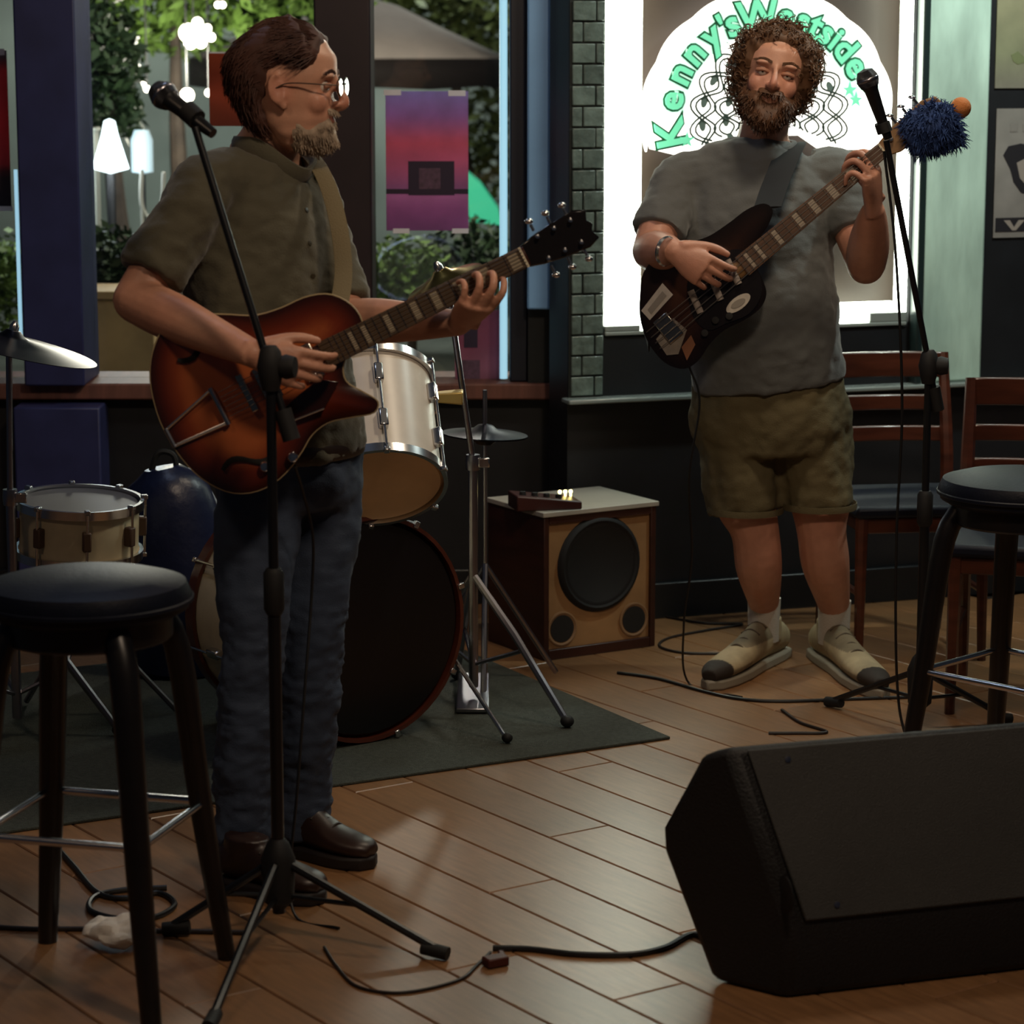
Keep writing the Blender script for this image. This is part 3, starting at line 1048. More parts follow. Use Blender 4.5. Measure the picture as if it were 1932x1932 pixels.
# ---- wooden slat-back chairs
def make_chair(loc, rz, label):
    t = thing('dining_chair', label, 'chair', (0, 0, 0), 'wooden slat back chairs by the wall')
    w, d, sh, th = 0.40, 0.40, 0.45, 0.83
    q = MB(); q.box((0, 0, sh - 0.015), (w, d, 0.035)); q.build('seat', M_vinyl, t, bevel=0.012)
    q = MB(); q.box((0, 0, sh - 0.055), (w - 0.04, d - 0.04, 0.045)); q.build('apron', M_redwood, t, bevel=0.004)
    for sx in (-1, 1):
        q = MB(); q.tube([(sx * (w / 2 - 0.025), -d / 2 + 0.03, sh - 0.03), (sx * (w / 2 - 0.02), -d / 2 + 0.02, 0)], [(0.019, 0.019), (0.013, 0.013)], 8); q.build('leg', M_redwood, t)
        q = MB(); q.tube([(sx * (w / 2 - 0.02), d / 2 + 0.055, 0), (sx * (w / 2 - 0.02), d / 2 - 0.01, sh), (sx * (w / 2 - 0.02), d / 2 + 0.06, th)],
                         [(0.014, 0.016), (0.020, 0.022), (0.016, 0.016)], 8, n=10); q.build('leg', M_redwood, t)
    for k, (z, h) in enumerate([(th - 0.035, 0.075), (th - 0.145, 0.045), (th - 0.235, 0.045)]):
        y = d / 2 - 0.01 + 0.07 * (z - sh) / (th - sh)
        q = MB()
        n = 8
        for i in range(n + 1):
            x = -w / 2 + 0.02 + (w - 0.04) * i / n
            yy = y + 0.03 * (1 - (2 * i / n - 1) ** 2)
            q.v += [Vector((x, yy - 0.009, z - h / 2)), Vector((x, yy + 0.009, z - h / 2)), Vector((x, yy + 0.009, z + h / 2)), Vector((x, yy - 0.009, z + h / 2))]
        for i in range(n):
            for j in range(4):
                j2 = (j + 1) % 4
                q.f.append((i * 4 + j, i * 4 + j2, i * 4 + 4 + j2, i * 4 + 4 + j))
        q.f += [(0, 1, 2, 3), tuple(n * 4 + j for j in (3, 2, 1, 0))]
        q.build('back_slat', M_redwood, t, bevel=0.004)
    for sx in (-1, 1):
        q = MB(); q.tube([(sx * (w / 2 - 0.02), -d / 2 + 0.03, 0.2), (sx * (w / 2 - 0.02), d / 2 + 0.02, 0.2)], 0.010, 8); q.build('stretcher', M_redwood, t)
    t.location = loc
    t.rotation_euler = (0, 0, rz)
    return t


ch1 = make_chair((1.13, 7.50, 0), math.radians(8), 'red brown slat back chair behind the man in grey against the wall')
dup(ch1, (1.36, 6.86, 0), math.radians(-14), 'red brown slat back chair behind the bar stool under the white wall poster', 'wooden slat back chairs by the wall')

# ---- rug
ra = Vector((0.398, 6.466, 0)); rd = Vector((-0.852, -0.462, 0)).normalized(); rb = Vector((rd.y, -rd.x, 0))
rb = Vector((-rd.y, rd.x, 0)) if (Vector((-rd.y, rd.x, 0))).y > 0 else Vector((rd.y, -rd.x, 0))
q = MB()
q.prism([(0, 0), (2.15, 0), (2.15, 1.45), (0.0, 1.45)], ra + UP * 0.0005, rd, rb, UP, 0.0, 0.007)
rug = one('drum_rug', q, mat('grey_green_rug', '#3b3f38', 0.9, noise_amt=0.3, noise_scale=90, bump=0.6, bump_scale=300), 'dark grey green rug lying under the drum kit', 'rug', base=ra, bevel=0.002)

# ---- wedge monitor
d2 = Vector((0.8, -0.6, 0)); ax = Vector((math.cos(math.radians(18)), math.sin(math.radians(18)), 0))
w0 = G(1342, 1852)
nrm = Vector((d2.y, -d2.x, 0))


def cappt(px, py):
    r = ray(px, py); o = Vector((0, 0, CAMH))
    k = (w0 - o).dot(nrm) / r.dot(nrm)
    v = o + r * k - w0
    return (v.dot(d2), v.z)


cap = [(0.0, 0.0), cappt(1248, 1604), cappt(1246, 1560), cappt(1322, 1420), cappt(1376, 1408), cappt(1492, 1752)]
cap.append((cap[-1][0] - 0.01, 0.0))
wl = 0.74
wt = thing('wedge_monitor', 'black wedge stage monitor with grey grille on the plank floor', 'speaker', w0 + ax * 0.3)
# cabinet rounded: two end cheeks and the body between
q = MB()
n = len(cap)
for t0 in (0.0, wl):
    q.v += [w0 + d2 * s + UP * z + ax * t0 for s, z in cap]
q.f += [tuple(range(n)), tuple(range(2 * n - 1, n - 1, -1))] + [(i, n + i, n + (i + 1) % n, (i + 1) % n) for i in range(n)]
q.build('cabinet', mat('black_speaker_carpet', '#0b0b0c', 0.6, noise_amt=0.2, noise_scale=80, bump=0.3, bump_scale=200), wt, bevel=0.016)
e, f2 = cap[4], cap[5]
gdir = Vector((0, 0, 0))
E0, F0 = w0 + d2 * e[0] + UP * e[1], w0 + d2 * f2[0] + UP * f2[1]
gx = ax
gv = (F0 - E0)
gn = gx.cross(gv).normalized()
if gn.y > 0:
    gn = -gn
q = MB()
A = [E0 + gx * 0.03 + gv * 0.03, E0 + gx * (wl - 0.03) + gv * 0.03, F0 + gx * (wl - 0.03) - gv * 0.03, F0 + gx * 0.03 - gv * 0.03]
q.add([v + gn * 0.0005 for v in A] + [v + gn * 0.008 for v in A], [(0, 1, 2, 3), (7, 6, 5, 4)] + [(i, i + 4, (i + 1) % 4 + 4, (i + 1) % 4) for i in range(4)])
grm = mat('perforated_grille', '#3d3d3b', 0.55, metal=0.3, noise_amt=0.12, noise_scale=6, bump=0.4, bump_scale=500)
q.build('grille', grm, wt, bevel=0.003)
for tt in (0.10, wl - 0.10):
    for vv in (0.1, 0.9):
        c = E0 + gx * tt + gv * vv + gn * 0.008
        q = MB(); q.lathe([(0.006, 0), (0.006, 0.002), (0.0, 0.003)], c, gn, 10); q.build('screw', M_steel, wt)
c = w0 + d2 * 0.16 + UP * 0.2 - ax * 0.001
q = MB(); q.lathe([(0.0, 0.0), (0.032, 0.0), (0.034, 0.004), (0.026, 0.006), (0.0, 0.002)], c, -ax, 20); q.build('socket', M_rubber, wt)

# ---- bass amplifier cabinet
A0 = G(1026, 1248); A1 = G(1236, 1219)
au = (A1 - A0).normalized(); ad = Vector((-au.y, au.x, 0)); an = -ad
AW, AD, AH = (A1 - A0).length, 0.31, 0.428
amp = thing('speaker_cabinet', 'square wooden speaker cabinet with black woofer and two ports by the dark wall', 'speaker', (A0 + A1) / 2 + ad * AD / 2)
M_ampw = mat('dark_red_wood_veneer', '#35180f', 0.4, noise_amt=0.3, noise_scale=4, stretch=(1, 1, 6))
M_board = mat('tan_baffle_board', '#97714a', 0.55, noise_amt=0.2, noise_scale=9)
M_top = mat('pale_grey_laminate', '#a79f93', 0.4, noise_amt=0.1)


def abox(q, u0, u1, v0, v1, z0, z1):
    return q.prism([(u0, v0), (u1, v0), (u1, v1), (u0, v1)], A0, au, ad, UP, z0, z1)


q = MB(); abox(q, 0, 0.018, 0, AD, 0, AH - 0.014); q.build('side_panel', M_ampw, amp, bevel=0.003)
q = MB(); abox(q, AW - 0.018, AW, 0, AD, 0, AH - 0.014); q.build('side_panel', M_ampw, amp, bevel=0.003)
q = MB(); abox(q, 0.018, AW - 0.018, 0, AD, 0, 0.03); q.build('bottom_panel', M_ampw, amp, bevel=0.003)
q = MB(); abox(q, 0.018, AW - 0.018, AD - 0.015, AD, 0.03, AH - 0.014); q.build('back_panel', M_ampw, amp)
q = MB(); abox(q, 0.018, AW - 0.018, 0.0, AD - 0.015, AH - 0.035, AH - 0.014); q.build('top_rail', M_ampw, amp)
q = MB(); abox(q, -0.006, AW + 0.006, -0.006, AD, AH - 0.014, AH); q.build('top_panel', M_top, amp, bevel=0.002)
q = MB(); abox(q, 0.018, AW - 0.018, 0.010, 0.024, 0.03, AH - 0.035); baf = q.build('baffle', M_board, amp)
wc = A0 + au * AW * 0.5 + UP * 0.262 + ad * 0.010
q = MB(); q.lathe([(0.0, -0.002), (0.035, 0.0), (0.042, 0.001), (0.10, 0.004), (0.112, 0.010), (0.130, 0.010), (0.138, 0.005), (0.141, -0.002), (0.0, -0.003)], wc, an, 40)
w_ = q.build('woofer', mat('black_cone_paper', '#0d0d10', 0.55), amp)
q = MB(); q.lathe([(0.118, 0.009), (0.126, 0.014), (0.134, 0.011), (0.138, 0.004)], wc, an, 40); q.build('surround', M_rubber, w_)
for uu in (0.066, AW - 0.070):
    pc = A0 + au * uu + UP * 0.086 + ad * 0.010
    q = MB(); q.lathe([(0.050, 0.0), (0.050, 0.004), (0.046, 0.005), (0.040, 0.0015), (0.0, 0.001)], pc, an, 28); p_ = q.build('port', mat('tan_port_ring', '#8d6c4c', 0.5), amp)
    q = MB(); q.lathe([(0.0, 0.0035), (0.039, 0.0035), (0.039, 0.0015), (0.0, 0.0015)], pc, an, 28); q.build('port_hole', mat('dark_port_inside', '#191512', 0.8), p_)

# small mixer with lit LEDs on the cabinet
mc = A0 + au * 0.02 + ad * 0.15
mz = AH
mx_ = thing('effects_mixer', 'small dark red mixer with three lit lamps on the wooden speaker cabinet', 'mixer', mc + au * 0.08 + UP * mz)
mu = Vector((0.97, 0.24, 0)).normalized(); mv = Vector((-mu.y, mu.x, 0))
mo = P(1028, 922, 7.42); mo.z = AH
q = MB(); q.prism([(-0.095, 0), (0.095, 0), (0.095, 0.022), (-0.095, 0.045)], mo - mv * 0.055, mu, UP, mv, 0, 0.11)
M_mix = mat('dark_red_metal', '#3a1815', 0.4)
q.build('body', M_mix, mx_, bevel=0.004)
for i in range(4):
    c = mo + mu * (-0.07 + 0.035 * i) + UP * (0.040 - 0.0042 * i) - mv * 0.02
    q = MB(); q.lathe([(0.010, 0), (0.009, 0.012), (0.0, 0.013)], c, UP, 12); q.build('knob', M_rubber, mx_)
M_led = mat('amber_led', '#fff0a8', 0.4, emit=9, emit_col='#ffe98a')
for i in range(3):
    c = mo + mu * (0.052 + 0.016 * i) + UP * 0.028 + mv * 0.03
    q = MB(); q.ball(c + UP * 0.010, 0.0055, seg=10, rings=8); q.tube([c - UP * 0.004, c + UP * 0.008], 0.003, 6); q.build('led', M_led, mx_)

# ---- drums
M_pearl = mat('cream_drum_wrap', '#d2c2a0', 0.35, noise_amt=0.08, noise_scale=20)
M_white = mat('off_white_drum_wrap', '#cfc7bb', 0.35, noise_amt=0.06, noise_scale=20)
M_head_black = mat('black_drum_head', '#0c0c10', 0.3)
M_head_tan = mat('tan_drum_head', '#f2cf9c', 0.45, noise_amt=0.15, noise_scale=5)
M_hoopwood = mat('red_wood_hoop', '#54281d', 0.3, noise_amt=0.2, noise_scale=10, coat=0.3)


def drum(name, label, c0, axis, R, L, shell_m, head_m, back_m, hoop_m, lugs, base, lug_m=None, hoop_w=0.022, cat='drum'):
    """c0 = centre of the front/first head, shell runs along -axis"""
    axis = Vector(axis).normalized()
    t = thing(name, label, cat, base)
    q = MB(); q.lathe([(R, -0.012), (R, -L + 0.012)], c0, axis, 48)
    q = MB(); q.lathe([(0.0, -0.012), (R, -0.012), (R, -L + 0.012), (0.0, -L + 0.012)], c0, axis, 48); q.build('shell', shell_m, t)
    q = MB(); q.lathe([(0.0, 0.0), (R * 0.97, 0.0), (R + 0.004, -0.012), (0.0, -0.011)], c0, axis, 48); q.build('front_head', head_m, t)
    cb = c0 - axis * L
    q = MB(); q.lathe([(0.0, 0.0), (R * 0.97, 0.0), (R + 0.004, 0.012), (0.0, 0.011)], cb, axis, 48); q.build('back_head', back_m, t)
    for cc, sg in ((c0, 1), (cb, -1)):
        h = sorted([sg * 0.008, sg * (0.008 - hoop_w)])
        q = MB(); q.lathe([(R + 0.003, h[0]), (R + 0.013, h[0]), (R + 0.013, h[1]), (R + 0.003, h[1])], cc, axis, 48, close=True)
        hp = q.build('hoop', hoop_m, t)
    F = frame_from(axis)
    for k in range(lugs):
        w = 2 * math.pi * (k + 0.35) / lugs
        e = F @ Vector((math.cos(w), math.sin(w), 0))
        q = MB()
        q.tube([c0 + e * (R + 0.017) + axis * 0.012, cb + e * (R + 0.017) - axis * 0.012], 0.0035, 6); q.build('tension_rod', M_chrome, t)
        for fr in ((0.28, 0.72) if L > 0.2 else (0.5,)):
            q = MB(); q.box(c0 - axis * (L * fr) + e * (R + 0.010), (0.022, 0.05, 0.022), Matrix((e, axis, e.cross(axis))).transposed())
            q.build('lug', lug_m or M_chrome, t, bevel=0.004)
        for cc, sg in ((c0, 1), (cb, -1)):
            q = MB(); q.box(cc + e * (R + 0.014) + axis * sg * 0.008, (0.018, 0.012, 0.014), Matrix((e, axis, e.cross(axis))).transposed())
            q.build('claw', M_chrome, t, bevel=0.002)
    return t, axis, c0, cb


BA = Vector((0.6, -0.8, 0))
bc = Vector((-0.355, 6.41, 0.287 + 0.008))
bd, _, _, bcb = drum('bass_drum', 'large bass drum with black front head, red wood hoops and cream shell', bc, BA, 0.272, 0.40, M_pearl, M_head_black,
                     mat('cream_drum_head', '#b09a70', 0.5), M_hoopwood, 8, (bc.x, bc.y, 0.008), hoop_w=0.035)
bs = Vector((BA.y * -1, BA.x, 0)); bs = bs if bs.x > 0 else -bs
for sg in (1, -1):
    a = bc - BA * 0.10 + bs * 0.27 * sg + UP * -0.05
    foot = G(957, 1408) if sg > 0 else bc - BA * 0.02 - bs * 0.42
    foot = Vector((foot.x, foot.y, 0.016))
    q = MB(); q.tube([a, foot], 0.006, 8); sp_ = q.build('spur', M_chrome, bd)
    q = MB(); q.ball(foot + UP * 0.006, (0.014, 0.014, 0.013), seg=10, rings=8); q.build('rubber_foot', M_rubber, sp_)
    q = MB(); q.box(a, (0.03, 0.03, 0.04)); q.build('spur_bracket', M_chrome, bd, bevel=0.005)

tb = P(714, 917, 6.30); tt_ = P(694, 724, 6.50)
TA = (tb - tt_).normalized()
tom, _, _, _ = drum('rack_tom', 'off white rack tom tilted on the bass drum with tan lower head', tb, TA, 0.155, (tb - tt_).length, M_white, M_head_tan, mat('coated_drum_head', '#a9a3a6', 0.5), M_chrome, 6, tb - UP * 0.15)
q = MB(); q.tube([tt_ + TA * 0.14 + Vector((0, 0.16, -0.02)), Vector((-0.47, 6.60, 0.78)), Vector((-0.463, 6.573, 0.575))], 0.013, 10, n=12); q.build('tom_mount', M_chrome, tom)

sc0 = P(150, 945, 6.62)
sn, _, _, scb = drum('snare_drum', 'cream snare drum on a stand beside the dark blue column', sc0, Vector((0.05, -0.06, 1)), 0.150, 0.135, M_pearl, mat('grey_drum_head', '#5c5a60', 0.5), M_head_tan, M_chrome, 8, (sc0.x, sc0.y, 0.008),
                     mat('brown_lug', '#5a4436', 0.5))
q = MB(); q.tube([scb - UP * 0.01, (scb.x, scb.y, 0.25)], 0.012, 10); q.build('stand_post', M_steel, sn)
for k in range(3):
    a = 2 * math.pi * k / 3 + 0.3
    e = Vector((math.cos(a), math.sin(a), 0))
    q = MB(); q.tube([Vector((scb.x, scb.y, 0.30)), Vector((scb.x, scb.y, 0.018)) + e * 0.24], 0.008, 8); q.build('stand_leg', M_steel, sn)
    q = MB(); q.tube([Vector((scb.x, scb.y, scb.z - 0.06)), scb + e * 0.15 + UP * 0.0], 0.007, 8); q.build('basket_arm', M_steel, sn)


# ---- cymbal stands
M_brass = mat('gold_cymbal', '#c2a55a', 0.25, metal=1.0, noise_amt=0.1, noise_scale=30)
M_darkcym = mat('dark_bronze_cymbal', '#26252d', 0.35, metal=1.0, noise_amt=0.1, noise_scale=30)


def cymbal_stand(label, foot, top, R, normal, cm, legs, clamp_z, name='cymbal_stand', extra=None):
    t = thing(name, label, 'cymbal stand', (foot.x, foot.y, 0.008))
    q = MB(); q.tube([(foot.x, foot.y, 0.06), (foot.x, foot.y, clamp_z)], 0.0125, 10); q.build('lower_tube', M_steel, t)
    q = MB(); q.tube([(foot.x, foot.y, clamp_z), top - Vector(normal).normalized() * 0.03], 0.008, 10); q.build('upper_tube', M_steel, t)
    q = MB(); q.lathe([(0.018, -0.02), (0.020, 0.0), (0.018, 0.02)], (foot.x, foot.y, clamp_z), seg=14); cl = q.build('clamp', M_steel, t)
    q = MB(); q.box((foot.x + 0.028, foot.y - 0.01, clamp_z), (0.03, 0.008, 0.026)); q.build('wing_nut', M_chrome, cl, bevel=0.003)
    for L in legs:
        L = Vector(L)
        q = MB(); q.tube([(foot.x, foot.y, 0.36), ((foot.x * 0.55 + L.x * 0.45), (foot.y * 0.55 + L.y * 0.45), 0.30 if False else 0.22), (L.x, L.y, 0.022)], [(0.010, 0.010), (0.011, 0.011), (0.009, 0.009)], 8); lg = q.build('leg', M_steel, t)
        q = MB(); q.ball((L.x, L.y, 0.024), (0.018, 0.018, 0.016), seg=10, rings=8); q.build('rubber_foot', M_rubber, lg)
        q = MB(); q.tube([(foot.x, foot.y, 0.12), ((foot.x + L.x) / 2, (foot.y + L.y) / 2, 0.18)], 0.006, 6); q.build('brace', M_steel, t)
    q = MB(); q.lathe([(0.0, 0.024), (0.018, 0.022), (0.030, 0.010), (0.045, 0.006), (R * 0.6, -0.004), (R, -0.014), (R, -0.0155), (R * 0.6, -0.0055), (0.040, 0.004), (0.0, 0.018)], top, normal, 48)
    q.build('cymbal', cm, t)
    q = MB(); q.lathe([(0.012, 0.02), (0.012, 0.034), (0.006, 0.045), (0.0, 0.046)], top, normal, 12); q.build('wing_nut', M_chrome, t)
    return t


s1 = G(893, 1300)
s1 = Vector((P(893, 1100, 6.78).x, 6.78, 0))
c1 = P(836, 524, 6.72)
st1 = cymbal_stand('cymbal stand with a small gold cymbal behind the fretting hand', s1, c1, 0.105, (-0.45, -0.20, 1.0), M_brass,
                   [G(1070, 1378), (s1.x - 0.05, s1.y + 0.30, 0), (s1.x - 0.20, s1.y + 0.20, 0)], P(890, 872, 6.78).z)
s2 = Vector((P(18, 900, 6.45).x, 6.45, 0))
c2_ = P(22, 640, 6.45)
cymbal_stand('cymbal stand with a dark bronze cymbal above the snare drum', s2, c2_, 0.215, (0.26, 0.02, 1.0), M_darkcym,
             [(s2.x + 0.25, s2.y + 0.02, 0), (s2.x - 0.15, s2.y + 0.25, 0), (s2.x - 0.15, s2.y - 0.25, 0)], 0.62)
# hi-hat: a pair of cymbals
h0 = P(915, 820, 7.02)
hh = thing('hi_hat', 'hi hat with a pair of grey cymbals behind the thin cymbal stand', 'hi hat', (h0.x, h0.y, 0.008))
for dz, sg in ((0.008, 1), (-0.008, -1)):
    q = MB(); q.lathe([(0.0, 0.022 * sg), (0.02, 0.018 * sg), (0.035, 0.006 * sg), (0.115, -0.006 * sg), (0.115, -0.0075 * sg), (0.03, 0.003 * sg), (0.0, 0.018 * sg)], h0 + UP * dz, (0.05, 0, 1), 40); q.build('cymbal', M_darkcym, hh)
q = MB(); q.tube([(h0.x, h0.y, 0.02), (h0.x, h0.y, h0.z + 0.12)], 0.006, 8); q.build('rod', M_steel, hh)
for k in range(3):
    a = 2.1 * k + 0.5
    q = MB(); q.tube([(h0.x, h0.y, 0.34), (h0.x + 0.22 * math.cos(a), h0.y + 0.22 * math.sin(a), 0.018)], 0.008, 8); q.build('leg', M_steel, hh)
q = MB(); q.box((h0.x - 0.03, h0.y - 0.20, 0.035), (0.085, 0.26, 0.012), Matrix.Rotation(math.radians(8), 3, 'X')); q.build('pedal', M_steel, hh, bevel=0.003)
# cowbell on an arm
cb0 = P(840, 749, 6.66)
cbt = thing('cowbell', 'gold cowbell on an arm beside the rack tom', 'cowbell', cb0)
q = MB()
fr = [Vector((-0.045, sy * 0.022, sz * 0.010)) for sy, sz in ((-1, -1), (1, -1), (1, 1), (-1, 1))]
bk = [Vector((0.045, sy * 0.034, sz * 0.017)) for sy, sz in ((-1, -1), (1, -1), (1, 1), (-1, 1))]
q.add([cb0 + v for v in fr + bk], [(0, 1, 2, 3), (7, 6, 5, 4)] + [(i, i + 4, (i + 1) % 4 + 4, (i + 1) % 4) for i in range(4)])
q.build('bell', mat('gold_metal', '#b59a5c', 0.4, metal=0.7), cbt, bevel=0.004)
q = MB(); q.tube([cb0 - UP * 0.012 + Vector((-0.03, 0.0, 0)), cb0 + Vector((-0.045, 0.02, -0.06)), Vector((-0.46, 6.62, 0.62)), Vector((-0.475, 6.57, 0.580))], 0.005, 8, n=14); q.build('arm', M_chrome, cbt)
q = MB(); q.ball(cb0 + Vector((-0.047, 0, 0.012)), 0.008, seg=10, rings=8); q.build('wing_nut', M_chrome, cbt)

# dark blue gig bag standing behind the bass drum
gb = P(322, 960, 7.15)
q = MB()
q.tube([(gb.x, 7.15, 0.02), (gb.x + 0.01, 7.15, 0.18), (gb.x, 7.15, 0.36), (gb.x - 0.01, 7.15, 0.52), (gb.x - 0.02, 7.15, 0.585)], [(0.125, 0.09), (0.15, 0.105), (0.15, 0.10), (0.12, 0.085), (0.05, 0.05)], 24, n=20, side=(1, 0, 0))
gbt = thing('gig_bag', 'dark blue padded bag standing behind the bass drum', 'bag', (gb.x, 7.15, 0.008))
q.build('bag', mat('dark_blue_nylon', '#141b38', 0.35, noise_amt=0.2, noise_scale=7, bump=0.3, bump_scale=20), gbt)
q = MB(); q.tube([(gb.x - 0.05, 7.15, 0.575), (gb.x - 0.03, 7.15, 0.625), (gb.x + 0.01, 7.15, 0.62), (gb.x + 0.02, 7.15, 0.572)], 0.008, 8, n=14); q.build('handle', M_rubber, gbt)
q = MB(); q.tube([(gb.x + 0.151, 7.15, 0.2), (gb.x + 0.152, 7.15, 0.36), (gb.x + 0.118, 7.15, 0.50), (gb.x + 0.05, 7.15, 0.583)], 0.006, 6, n=14); q.build('zip', M_steel, gbt)


# ---- microphone stands
def mic(label, tip, butt, parent=None):
    d = (Vector(tip) - Vector(butt)).normalized()
    t = thing('microphone', label, 'microphone', Vector(butt))
    tip, butt = Vector(tip), Vector(butt)
    L = (tip - butt).length
    q = MB(); q.lathe([(0.0, 0.0), (0.010, 0.0), (0.012, 0.02), (0.017, L - 0.055), (0.021, L - 0.045)], butt, d, 18); q.build('handle', M_blackmet, t)
    q = MB(); q.lathe([(0.022, L - 0.046), (0.0265, L - 0.034), (0.0265, L - 0.020), (0.019, L - 0.005), (0.0, L)], butt, d, 20)
    g = q.build('grille', mat('dark_wire_mesh', '#3b3b3e', 0.35, metal=0.8, bump=0.6, bump_scale=900), t)
    q = MB(); q.lathe([(0.0265, -0.004), (0.0278, -0.002), (0.0278, 0.002), (0.0265, 0.004)], butt + d * (L - 0.028), d, 20); q.build('grille_ring', M_steel, g)
    return t


def boom_stand(label, base, pole_top, boom_a, boom_b, feet, hz=0.16):
    t = thing('microphone_stand', label, 'microphone stand', (base.x, base.y, 0))
    q = MB(); q.tube([(base.x, base.y, 0.05), (base.x, base.y, pole_top.z * 0.62)], 0.0125, 12); q.build('lower_tube', M_blackmet, t)
    q = MB(); q.tube([(base.x, base.y, pole_top.z * 0.62 - 0.02), pole_top], 0.0095, 12); q.build('upper_tube', M_blackmet, t)
    q = MB(); q.lathe([(0.015, -0.05), (0.020, -0.04), (0.020, 0.03), (0.014, 0.04)], (base.x, base.y, pole_top.z * 0.62), seg=16); q.build('height_clutch', M_rubber, t)
    q = MB(); q.lathe([(0.016, -0.045), (0.020, -0.03), (0.026, 0.0), (0.020, 0.03), (0.012, 0.04)], pole_top, seg=16); hd = q.build('boom_clutch', M_rubber, t)
    q = MB(); q.lathe([(0.0, 0.0), (0.020, 0.0), (0.024, 0.012), (0.020, 0.030), (0.0, 0.032)], pole_top + Vector((0.018, 0, 0)), (1, -0.2, 0), 12); q.build('knob', M_rubber, hd)
    q = MB(); q.tube([boom_a, boom_b], 0.0075, 10); q.build('boom', M_blackmet, t)
    dd = (boom_a - boom_b).normalized()
    q = MB(); q.tube([boom_a - dd * 0.03, boom_a + dd * 0.03], 0.017, 12); q.build('counterweight', M_rubber, t)
    q = MB(); q.lathe([(0.014, 0.06), (0.030, 0.075), (0.034, hz), (0.022, hz + 0.03), (0.014, hz + 0.04)], (base.x, base.y, 0), seg=16); q.build('leg_hub', M_rubber, t)
    for ft in feet:
        ft = Vector(ft)
        q = MB(); q.tube([(base.x, base.y, hz), (ft.x, ft.y, 0.014)], 0.0085, 8); lg = q.build('leg', M_blackmet, t)
        e = (ft - Vector((base.x, base.y, 0))).normalized()
        q = MB(); q.tube([Vector((ft.x, ft.y, 0.020)) - e * 0.045, Vector((ft.x, ft.y, 0.014)) + e * 0.008], 0.0135, 10); q.build('rubber_foot', M_rubber, lg)
        q = MB(); q.tube([(base.x, base.y, 0.085), Vector((base.x, base.y, 0)).lerp(Vector((ft.x, ft.y, 0)), 0.48) + UP * (hz * 0.52 + 0.004)], 0.005, 6); q.build('brace', M_blackmet, t)
    return t


mb_ = G(527, 1768)
ptop = Vector((mb_.x, mb_.y, P(507, 692, mb_.y).z))
bA, bB = P(512, 706, 4.97), P(368, 240, 5.02)
boom_stand('black boom microphone stand in front of the man with the sunburst guitar', mb_, ptop, bA + (bA - bB).normalized() * 0.10, bB,
           [G(838, 1812), G(395, 1950), G(315, 1766)])
m1 = mic('dark microphone on the boom stand beside the head of the man in olive', P(291, 166, 5.10), P(402, 252, 5.02))
m1['label'] = 'dark vocal microphone tilted on the boom near the man in olive'
q = MB(); q.tube([P(352, 208, 5.055), P(372, 226, 5.04)], 0.020, 12); o = q.build('clip', M_rubber, C.objects['microphone_stand'])

mb2 = Vector((P(1752, 700, 6.55).x, 6.55, 0))
pt2 = Vector((mb2.x, 6.55, P(1752, 690, 6.55).z))
bA2, bB2 = P(1758, 716, 6.55), P(1672, 265, 6.50)
boom_stand('black boom microphone stand in front of the man with the bass', mb2, pt2, bA2 + (bA2 - bB2).normalized() * 0.05, bB2,
           [(mb2.x - 0.20, 6.80, 0), (mb2.x + 0.24, 6.62, 0), (mb2.x - 0.06, 6.24, 0)])
mic('dark round headed microphone in front of the green lettered sign', P(1630, 130, 6.50), P(1676, 262, 6.50))
q = MB(); q.tube([P(1664, 232, 6.50), P(1670, 250, 6.50)], 0.019, 12); q.build('clip', M_rubber, C.objects['microphone_stand.001'])

# ---- cables lying on the floor
M_cable = mat('black_cable', '#0d0c0c', 0.45)
M_cable2 = mat('brown_black_cable', '#1d130e', 0.5)


def cable(label, pts, r=0.0045, m=M_cable, n=60, zoff=0.0):
    w = []
    for p in pts:
        if len(p) == 2:
            v = G(*p); v.z = r + zoff
        else:
            v = Vector(p)
        w.append(v)
    q = MB(); q.tube(w, r, 8, n=n)
    return one('floor_cable', q, m, label, 'cable', base=(w[0].x, w[0].y, 0))


cw = cappt(1320, 1760)
cable('black cable curving from the wedge monitor across the planks', [(1356, 1800), (1310, 1768), (1255, 1793), (1190, 1806), (1090, 1806), (1000, 1796), (930, 1794)], 0.006)
cable('thin cable looping round the front foot of the boom stand', [(925, 1800), (900, 1824), (870, 1850), (800, 1870), (735, 1876), (670, 1862), (632, 1822), (612, 1790)], 0.0032, M_cable2)
cable('cable lying in a wide loop beside the wooden speaker cabinet', [(1255, 1166), (1330, 1178), (1400, 1180), (1330, 1192), (1262, 1206), (1245, 1222), (1290, 1234), (1372, 1236)], 0.004, M_cable2)
cable('long cable passing in front of the sneakers', [(1165, 1272), (1240, 1283), (1330, 1308), (1400, 1322), (1480, 1326), (1600, 1322), (1720, 1318)], 0.0045)
cable('short cable end near the top edge of the wedge monitor', [(1475, 1342), (1510, 1366), (1560, 1384), (1500, 1386), (1450, 1386)], 0.004, M_cable2)
cable('thin cable hanging from the bass microphone stand', [P(1668, 285, 6.52), P(1690, 480, 6.5), P(1702, 760, 6.49), P(1692, 1000, 6.48), P(1690, 1200, 6.46), P(1696, 1330, 6.45), G(1712, 1405) + UP * 0.004], 0.0035, n=80)
C.objects['floor_cable.005'].name = 'microphone_cable'
cable('tangled cable on the planks below the front bar stool', [(95, 1590), (140, 1640), (185, 1690), (240, 1700), (300, 1690), (330, 1712), (290, 1736), (220, 1738), (170, 1722), (180, 1696), (235, 1684), (315, 1680)], 0.006)
